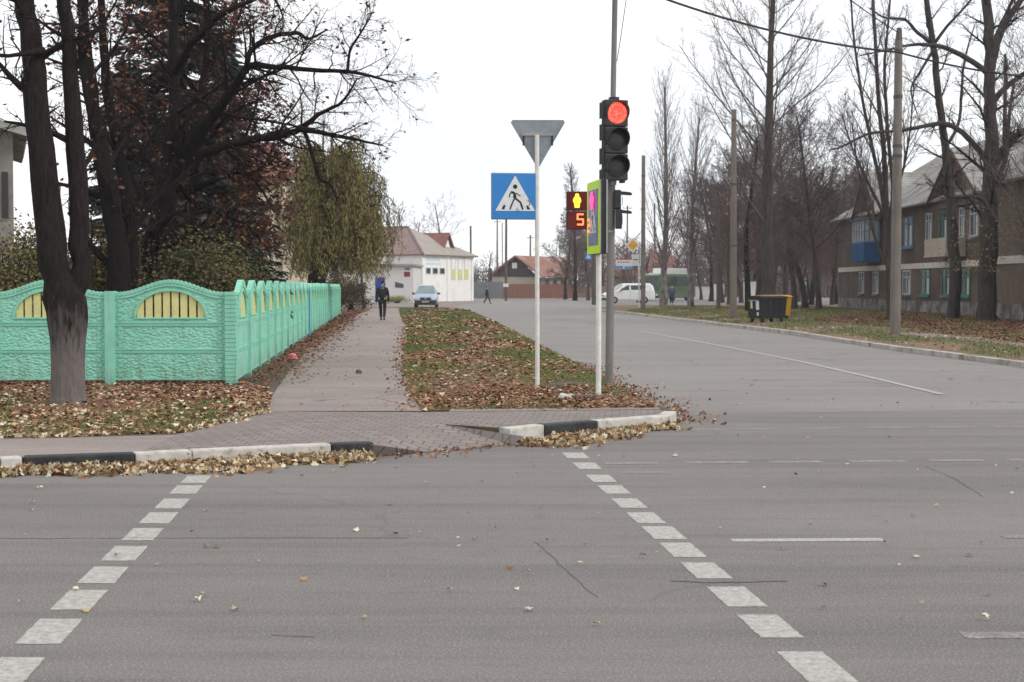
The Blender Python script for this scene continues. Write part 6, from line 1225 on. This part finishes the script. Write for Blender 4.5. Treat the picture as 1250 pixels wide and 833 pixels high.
for i, (px, Y, rx, h, lm, lab) in enumerate([(5, 26.5, 1.0, 2.75, 'shrub_olive', 'olive brown shrub behind the front fence at the left edge'), (58, 27.5, .8, 2.6, 'shrub_brown', 'brown shrub behind the forked tree trunk'), (118, 28.5, .9, 2.9, 'shrub_olive', 'yellowish shrub seen between the forked tree and the many-stemmed tree'),
                                            (168, 30.5, .8, 2.9, 'shrub_olive', 'yellow green shrub between the two dark trunks behind the fence'), (225, 27.5, 1.1, 2.75, 'shrub', 'green shrub right of the leaning dark trunk'), (262, 28.5, .8, 2.6, 'shrub_olive', 'olive shrub behind the corner of the mint fence'), (302, 33, .7, 2.3, 'shrub', 'low dark green shrub behind the first side fence panels')]):
    shrub('shrub', lab, Vector((D(px, 350, Y).x, Y, .1)), rx, .6, h, 6500, M[lm], 70 + i, .075)
for i, (px, Y, rx, h, lm, lab) in enumerate([(318, 47, .9, 2.6, 'shrub_olive', 'olive shrub beside the willow trunk on its left'), (429, 92, 1.2, 1.9, 'shrub_brown', 'low brown shrub at the far end of the mint fence'), (412, 100, 1.4, 2.8, 'shrub_brown', 'brown thicket behind the far end of the mint fence')]):
    shrub('shrub', lab, Vector((D(px, 350, Y).x, Y, .1)), rx, .9, h, 5200, M[lm], 90 + i, .12)
shrub('shrub', 'low yellow green bush under the crooked annex window', Vector((D(485, 350, 146).x, 146, .0)), 1.6, .5, .8, 900, mat('yellow_green_leaves', (.3, .28, .05), island=[(.3, .28, .05), (.2, .22, .05)]), 95, .14)
# willow
def willow(label, base, seed, H=8., rx=2.05):
    o = thing('willow_tree', label, 'tree', base); r = rng(seed); tk = TB(); br = TB(); lc = []
    Y = base.y; limb(tk, br, [(378, 395, Y, 24), (384, 350, Y, 23), (396, 312, Y, 21), (408, 280, Y, 17), (412, 250, Y, 13), (408, 215, Y, 8), (402, 190, Y, 4)], SP_L, r, None, 1, 1, 16, False, 9, base)
    P0 = [D(x, y, Y) - base for x, y in ((384, 350), (400, 300), (410, 265), (410, 235), (404, 205))]
    for k in range(92):
        s = Vector(P0[r.integers(1, 5)]); az = r.uniform(0, 6.28); L_ = rx * r.uniform(.3, 1.12) * (1.0 if s.z < 5 else .8); cx_ = -.12 if math.cos(az) < 0 else 0
        e = s + Vector((math.cos(az) * L_ * 1.05 - cx_, math.sin(az) * L_ * .8, L_ * r.uniform(.05, .95))); mid = s.lerp(e, .5) + Vector((0, 0, .35)); P, rd = resample([list(s), list(mid), list(e), list(e + Vector((math.cos(az) * .4, 0, -.5)))], [.06, .04, .02, .01], 9); br.tube(P, rd, 4)
        for q in range(17):
            t = r.uniform(.25, 1) * 8; i = min(int(t), 7); p = P[i] * (1 - (t - i)) + P[i + 1] * (t - i) + r.normal(size=3) * .16; hang = r.uniform(.4, 2.9) * min(1, max(.3, (p[2] - 1.) / 4)); m = 5
            S = [p + np.array([r.normal() * .04 * j, r.normal() * .04 * j, -hang * j / (m - 1)]) for j in range(m)]; br.tube(np.array(S), np.full(m, .006), 3)
            n_ = int(hang * 30); u = r.uniform(0, m - 1.01, n_); ii = u.astype(int); S = np.array(S); lc.append(S[ii] * (1 - (u - ii))[:, None] + S[ii + 1] * (u - ii)[:, None] + r.normal(size=(n_, 3)) * .05)
    tk.build('trunk', M['bark'], o); br.build('branches', M['twig_dark'], o); C = np.concatenate(lc); C = C[C[:, 2] > .4]; n_ = len(C)
    # narrow hanging leaves
    ln = r.uniform(.1, .2, n_)[:, None]; d = np.stack([r.normal(size=n_) * .45, r.normal(size=n_) * .45, -np.ones(n_)], 1); d /= np.linalg.norm(d, axis=1)[:, None]; w_ = np.cross(d, r.normal(size=(n_, 3))); w_ /= np.linalg.norm(w_, axis=1)[:, None]; w_ *= .019
    V = np.stack([C, C + d * ln * .5 - w_, C + d * ln, C + d * ln * .5 + w_], 1).reshape(-1, 3); np_mesh('foliage', V, np.arange(n_)[:, None] * 4 + np.array([0, 1, 2, 3]), M['willow'], o); return o
wy = 62.; willow('olive yellow willow with a dark slanting trunk behind the side mint fence', Vector((D(378, 380, wy).x, wy, .05)), 81)
tree('bare_shrub', 'purplish bare bush reaching over the annex wall left of the blue door', Vector((D(444, 350, 100).x, 100, 0)), 5.6, .12, dict(SP_WIDE, n=[30, 11, 8, 5], t0=[.52, .1, .1, .1], ang=[68, 40, 40, 35], len=[.5, .45, .45, .5], rmin=.012), 83, M['bark2'], M['twig_dark'], cat='shrub')
tree('bare_tree', 'thin pale tree reaching above the willow crown', Vector((D(395, 350, 75).x, 75, 0)), 10.2, .13, dict(SP_FAN, n=[18, 7, 5, 2]), 84, M['bark2'], M['twig'])
# trees beyond the side road
def at(px, Y, z=.1): return Vector((D(px, 350, Y).x, Y, z))
tree('poplar_tree', 'narrow pale-barked poplar by the green bus, left of the pair', at(810, 118), 17.5, .3, SP_POPLAR, 101, M['poplar_bark'], M['twig_mid'], (.01, 0))
tree('poplar_tree', 'narrow pale-barked poplar right of the bus, forking into steep stems', at(843, 108), 14.2, .24, dict(SP_POPLAR, n=[64, 9, 5], t0=[.2, .15, .2], len=[.4, .4, .45]), 102, M['poplar_bark'], M['twig_mid'])
tree('bare_tree', 'tall dark tree behind the black bin with a wide fan of pale branches', at(937, 84), 20, .4, dict(SP_FAN, n=[40, 12, 8, 4], rmin=.01, rr=[.24, .42, .5, .5], t0=[.24, .12, .12, .1], len=[.42, .42, .42, .5]), 103, M['bark2'], M['twig_mid'], (-.012, 0))
bt = thing('bare_tree', 'slender many-stemmed tree directly left of the strapped concrete pole', 'tree', at(1087, 66)); b0_ = at(1087, 66); r = rng(104); tk = TB(); cr_ = TB()
SPc = dict(SP_POPLAR, n=[0, 20, 9, 6], ang=[24, 26, 32, 36], len=[.4, .52, .45, .5], t0=[0, .25, .15, .1], wander=[.02, .05, .08, .1], up=[.02, .05, .04, .02], rmin=.009)
for pts in ([(1087, 392, 66, 15), (1085, 340, 66, 13), (1083, 280, 66, 12), (1080, 200, 66, 10), (1072, 120, 66, 8), (1068, 50, 66, 7), (1064, -40, 66, 4), (1062, -100, 66, 2)], [(1084, 300, 66, 9), (1076, 230, 66.4, 8), (1060, 160, 66.6, 6.5), (1048, 90, 66.6, 5), (1040, 20, 66.6, 4), (1037, -60, 66.6, 2)],
            [(1085, 310, 66, 9), (1090, 240, 65.7, 8), (1083, 150, 65.5, 7), (1080, 80, 65.5, 6), (1086, 10, 65.5, 4), (1090, -80, 65.5, 2)], [(1083, 270, 66, 7), (1058, 220, 65.5, 6), (1040, 180, 65.4, 4), (1028, 140, 65.2, 2)], [(1086, 330, 66, 7), (1068, 290, 66.4, 6), (1058, 250, 66.8, 5), (1046, 200, 67, 3), (1040, 150, 67, 2)], [(1086, 260, 66, 7), (1104, 200, 66.4, 5), (1112, 150, 66.5, 3), (1116, 90, 66.5, 2)]): limb(tk, cr_, [(a_, b_, c_, d_ * .62) for a_, b_, c_, d_ in pts], SPc, r, None, 1, 5.2, 14, base=b0_, sides=7)
tk.build('trunk', M['bark2'], bt); cr_.build('crown', M['twig_mid'], bt)
SPb = dict(SP_WIDE, n=[0, 10, 7, 5], t0=[0, .25, .15, .1], ang=[45, 45, 40, 38], len=[.5, .5, .5, .55], rr=[.4, .28, .5, .5], wander=[.05, .11, .14, .15], up=[.02, .03, .02, 0], rmin=.008)
def px_tree(label, px, Yb, limbs, seed, bm_, tm, lk=0, lm=None, z=.1, name='bare_tree', sp=None):
    b0 = G(px, 350 + (CH - z) * F / Yb, z); o = thing(name, label, 'tree', b0); r = rng(seed); tk = TB(); cr_ = TB(); lv = []
    for pts, kl_, ns in limbs: limb(tk, cr_, [(a_, b_, c_, d_ * .84) for a_, b_, c_, d_ in pts], dict(sp or SPb, n=[0, int(ns * 1.5), 9, 6]), r, lv, 1, kl_, max(10, len(pts) * 3), base=b0, sides=9, kids=ns > 0)
    tk.build('trunk', bm_, o); cr_.build('crown', tm, o); return o, lv, b0
px_tree('slightly curved dark tree standing between the strapped concrete pole and the big tree', 1163, 70, [
    ([(1163, 392, 70, 19), (1166, 345, 70, 17), (1164, 290, 70, 16), (1158, 220, 70, 13), (1151, 160, 70, 11), (1144, 100, 70, 10), (1138, 50, 70, 9), (1131, 0, 70, 8), (1122, -90, 70, 5)], 6, 12),
    ([(1136, 52, 70, 6), (1118, 38, 69.6, 5), (1104, 24, 69.4, 4), (1080, 22, 69.2, 3), (1062, 10, 69, 2)], 2.4, 8), ([(1140, 54, 70, 5), (1160, 28, 69.6, 4), (1182, 4, 69.4, 3), (1200, -20, 69.2, 2)], 2.4, 8),
    ([(1158, 175, 70, 5), (1170, 150, 70.4, 4.5), (1174, 110, 70.6, 4), (1177, 75, 70.6, 3), (1190, 30, 70.6, 1.5)], 2.2, 9), ([(1140, 60, 70, 5), (1122, 90, 69.5, 3.5), (1112, 110, 69.4, 2.5), (1120, 140, 69.4, 1.5)], 1.6, 6)], 105, M['bark2'], M['twig_dark'])
o, lv, b0 = px_tree('big dark tree with low arching boughs at the right edge before the brick house', 1204, 66, [
    ([(1204, 396, 66, 36), (1204, 380, 66, 28), (1206, 320, 66, 26), (1208, 250, 66, 24), (1210, 190, 66, 21), (1209, 140, 66, 18), (1208, 90, 66, 16), (1207, 40, 66, 15), (1202, -10, 66, 13), (1196, -100, 66, 9)], 6.5, 12),
    ([(1210, 84, 66, 12), (1218, 50, 65.7, 11), (1232, 20, 65.4, 10), (1252, -8, 65.2, 8), (1280, -60, 65, 6)], 4, 10), ([(1211, 60, 66, 8), (1222, 30, 66.5, 6), (1236, 0, 67, 4), (1250, -40, 67, 2)], 3, 8),
    ([(1204, 195, 66, 10), (1190, 178, 65.6, 9), (1172, 160, 65.2, 8), (1150, 151, 64.8, 7), (1120, 156, 64.5, 5.5), (1096, 160, 64.2, 4.5), (1062, 163, 64, 4), (1030, 178, 63.8, 3), (1012, 184, 63.6, 1.8)], 2.6, 15),
    ([(1204, 88, 66, 9), (1184, 74, 65.6, 8), (1160, 61, 65.2, 7), (1136, 55, 64.8, 6), (1112, 55, 64.5, 4), (1090, 60, 64.3, 3), (1050, 68, 64, 1.8)], 2.6, 13), ([(1210, 205, 66, 14), (1228, 180, 65.5, 12), (1246, 162, 65, 10), (1275, 150, 64.5, 7)], 3.6, 10), ([(1213, 124, 66, 9), (1230, 105, 65.5, 8), (1252, 88, 65, 6), (1280, 60, 65, 4)], 3, 9), ([(1208, 250, 66, 8), (1188, 240, 65, 5), (1160, 240, 64.6, 3), (1130, 222, 64.2, 1.6)], 2, 8), ([(1214, 230, 66, 9), (1228, 190, 65, 7), (1232, 140, 64.6, 5), (1240, 90, 64.6, 3)], 3, 12)], 106, M['bark2'], M['twig_dark'])
r = rng(107); n_ = 800; C = np.stack([r.normal(size=n_) * .75 - .7, r.normal(size=n_) * .5 - .6, 2.2 + np.abs(r.normal(size=n_)) * 1.3], 1); C[:400] += np.array([1.9, 0, 1.3]); V, Fq = leaf_geo(C, .11 * r.uniform(.6, 1.3, n_), r, 0, .5); np_mesh('clinging_leaves', V, Fq, mat('yellowed_leaves', (.3, .26, .1), island=[(.3, .26, .1), (.22, .2, .08), (.36, .3, .14), (.2, .15, .07)]), o)
tree('bare_tree', 'pale brushy tree half cut by the right edge beyond the big tree', at(1256, 60), 13.5, .2, dict(SP_FAN, n=[46, 12, 8, 5], t0=[.08, .1, .1, .1], rr=[.2, .42, .5, .5]), 108, M['bark2'], M['twig_mid'])
tree('bare_tree', 'bare tree hidden behind the big right-edge tree, its crown over the slate roof', at(1228, 84), 15, .28, dict(SP_FAN, n=[22, 8, 6, 3], rmin=.011), 109, M['bark2'], M['twig'])
# the park: separate dark trees
protos = [tree('park_tree', 'x', at(970, 100), 12, .2, SP_PARK, 120, M['bark2'], M['twig_red'], (.05, 0)), tree('park_tree', 'x', at(1000, 96), 13, .2, dict(SP_PARK, ang=[44, 40, 40, 38], t0=[.26, .15, .2, .2]), 121, M['bark2'], M['twig'], (-.04, 0)), tree('park_tree', 'x', at(915, 92), 11, .22, dict(SP_PARK, t0=[.16, .12, .2, .2]), 122, M['bark'], M['twig_red'])]
q = random.Random(8); PL = 'bare dark park tree of the grove between the concrete poles and the brick house'
for o in protos: o['label'] = PL; o['group'] = 'park grove trees'; o['category'] = 'tree'
for px, Y, i in [(890, 128, 0), (925, 104, 1), (958, 130, 1), (983, 106, 0), (990, 124, 2), (1016, 128, 0), (1022, 138, 2), (1035, 130, 1), (1048, 135, 0), (882, 150, 1), (905, 150, 0), (932, 150, 2), (945, 165, 1), (975, 160, 0), (1000, 158, 1), (1030, 165, 2), (868, 165, 2), (856, 185, 0), (1060, 145, 2), (1075, 140, 1), (895, 170, 1), (918, 175, 2), (960, 178, 0), (988, 180, 2), (1015, 180, 0), (1045, 180, 1)]:
    s = q.uniform(.85, 1.12) * (1 if Y < 140 else 1.08); o = dup(protos[i], at(px, Y), q.uniform(0, 6.28), PL, (s, s, s))
tree('dense_tree', 'dense brown twiggy tree behind the pedestrian signal and the lime sign', at(702, 172), 15.5, .24, dict(SP_POPLAR, n=[110, 11, 8], t0=[.03, .1, .1], ang=[50, 40, 40], len=[.18, .5, .5], rmin=.018, wander=[.02, .12, .15]), 130, M['bark'], M['twig_red'])
tree('dense_tree', 'lower brown twiggy tree just right of the dense one behind the signs', at(718, 178), 11.5, .2, dict(SP_PARK, rmin=.02), 131, M['bark'], M['twig_red'])
tree('bare_tree', 'bare tree left of the dense brown tree above the tiled roof', at(690, 190), 11, .25, dict(SP_PARK, rmin=.018), 132, M['bark'], M['twig'])
for i, (px, Y, h, lab) in enumerate([(546, 230, 14.8, 'bare tree rising behind the dormer of the white building'), (492, 235, 13.5, 'bare tree rising behind the brown roof ridge of the white building'), (512, 245, 12.5, 'smaller bare tree between the two behind the white building'), (598, 240, 7, 'low bare tree above the lattice fence by the gabled house')]):
    tree('bare_tree', lab, at(px, Y), h, .25, dict(SP_WIDE, n=[14, 7, 6, 3], rmin=.02, rr=[.35, .45, .5, .5], ang=[48, 40, 38, 36]), 140 + i, M['bark2'], M['twig_pale'])
# far woods closing the horizon: a mass nobody could count
r = rng(200); tb = TB()
def mass(x0, x1, y0, y1, n, h0, h1):
    for k in range(n):
        x = r.uniform(x0, x1); y = r.uniform(y0, y1); h = r.uniform(h0, h1); tb.tube(np.array([(x, y, -.2), (x + r.normal() * .3, y, h * .5), (x + r.normal() * .6, y, h)]), [.16, .1, .02], 3)
        for j in range(26):
            z = h * r.uniform(.12, .95); a = r.uniform(0, 6.28); L_ = h * r.uniform(.12, .3); d = np.array([math.cos(a), math.sin(a), r.uniform(.2, 1.3)]); p = np.array([x, y, z]); tb.tube(np.array([p, p + d * L_ * .5 + r.normal(size=3) * .2, p + d * L_]), [.04, .03, .012], 3)
mass(12, 130, 215, 300, 900, 5, 10); mass(40, 90, 120, 215, 160, 5, 9); mass(-60, 12, 262, 330, 150, 4, 6.5); mass(-110, -28, 130, 300, 180, 5, 9)
stuff(tb.build('far_woods', M['twig_red']), 'far purplish bare thicket closing the horizon behind the park and houses', 'woods')
r = rng(201); n_ = 26000; C = np.stack([r.uniform(-120, 170, n_), r.uniform(222, 262, n_), np.abs(r.normal(size=n_)) * 1.5], 1); V, Fq = leaf_geo(C, .6 * r.uniform(.5, 1.4, n_), r, 0, .5)
stuff(np_mesh('far_hedge', V, Fq, M['shrub_brown']), 'far low brown scrub along the horizon', 'scrub')
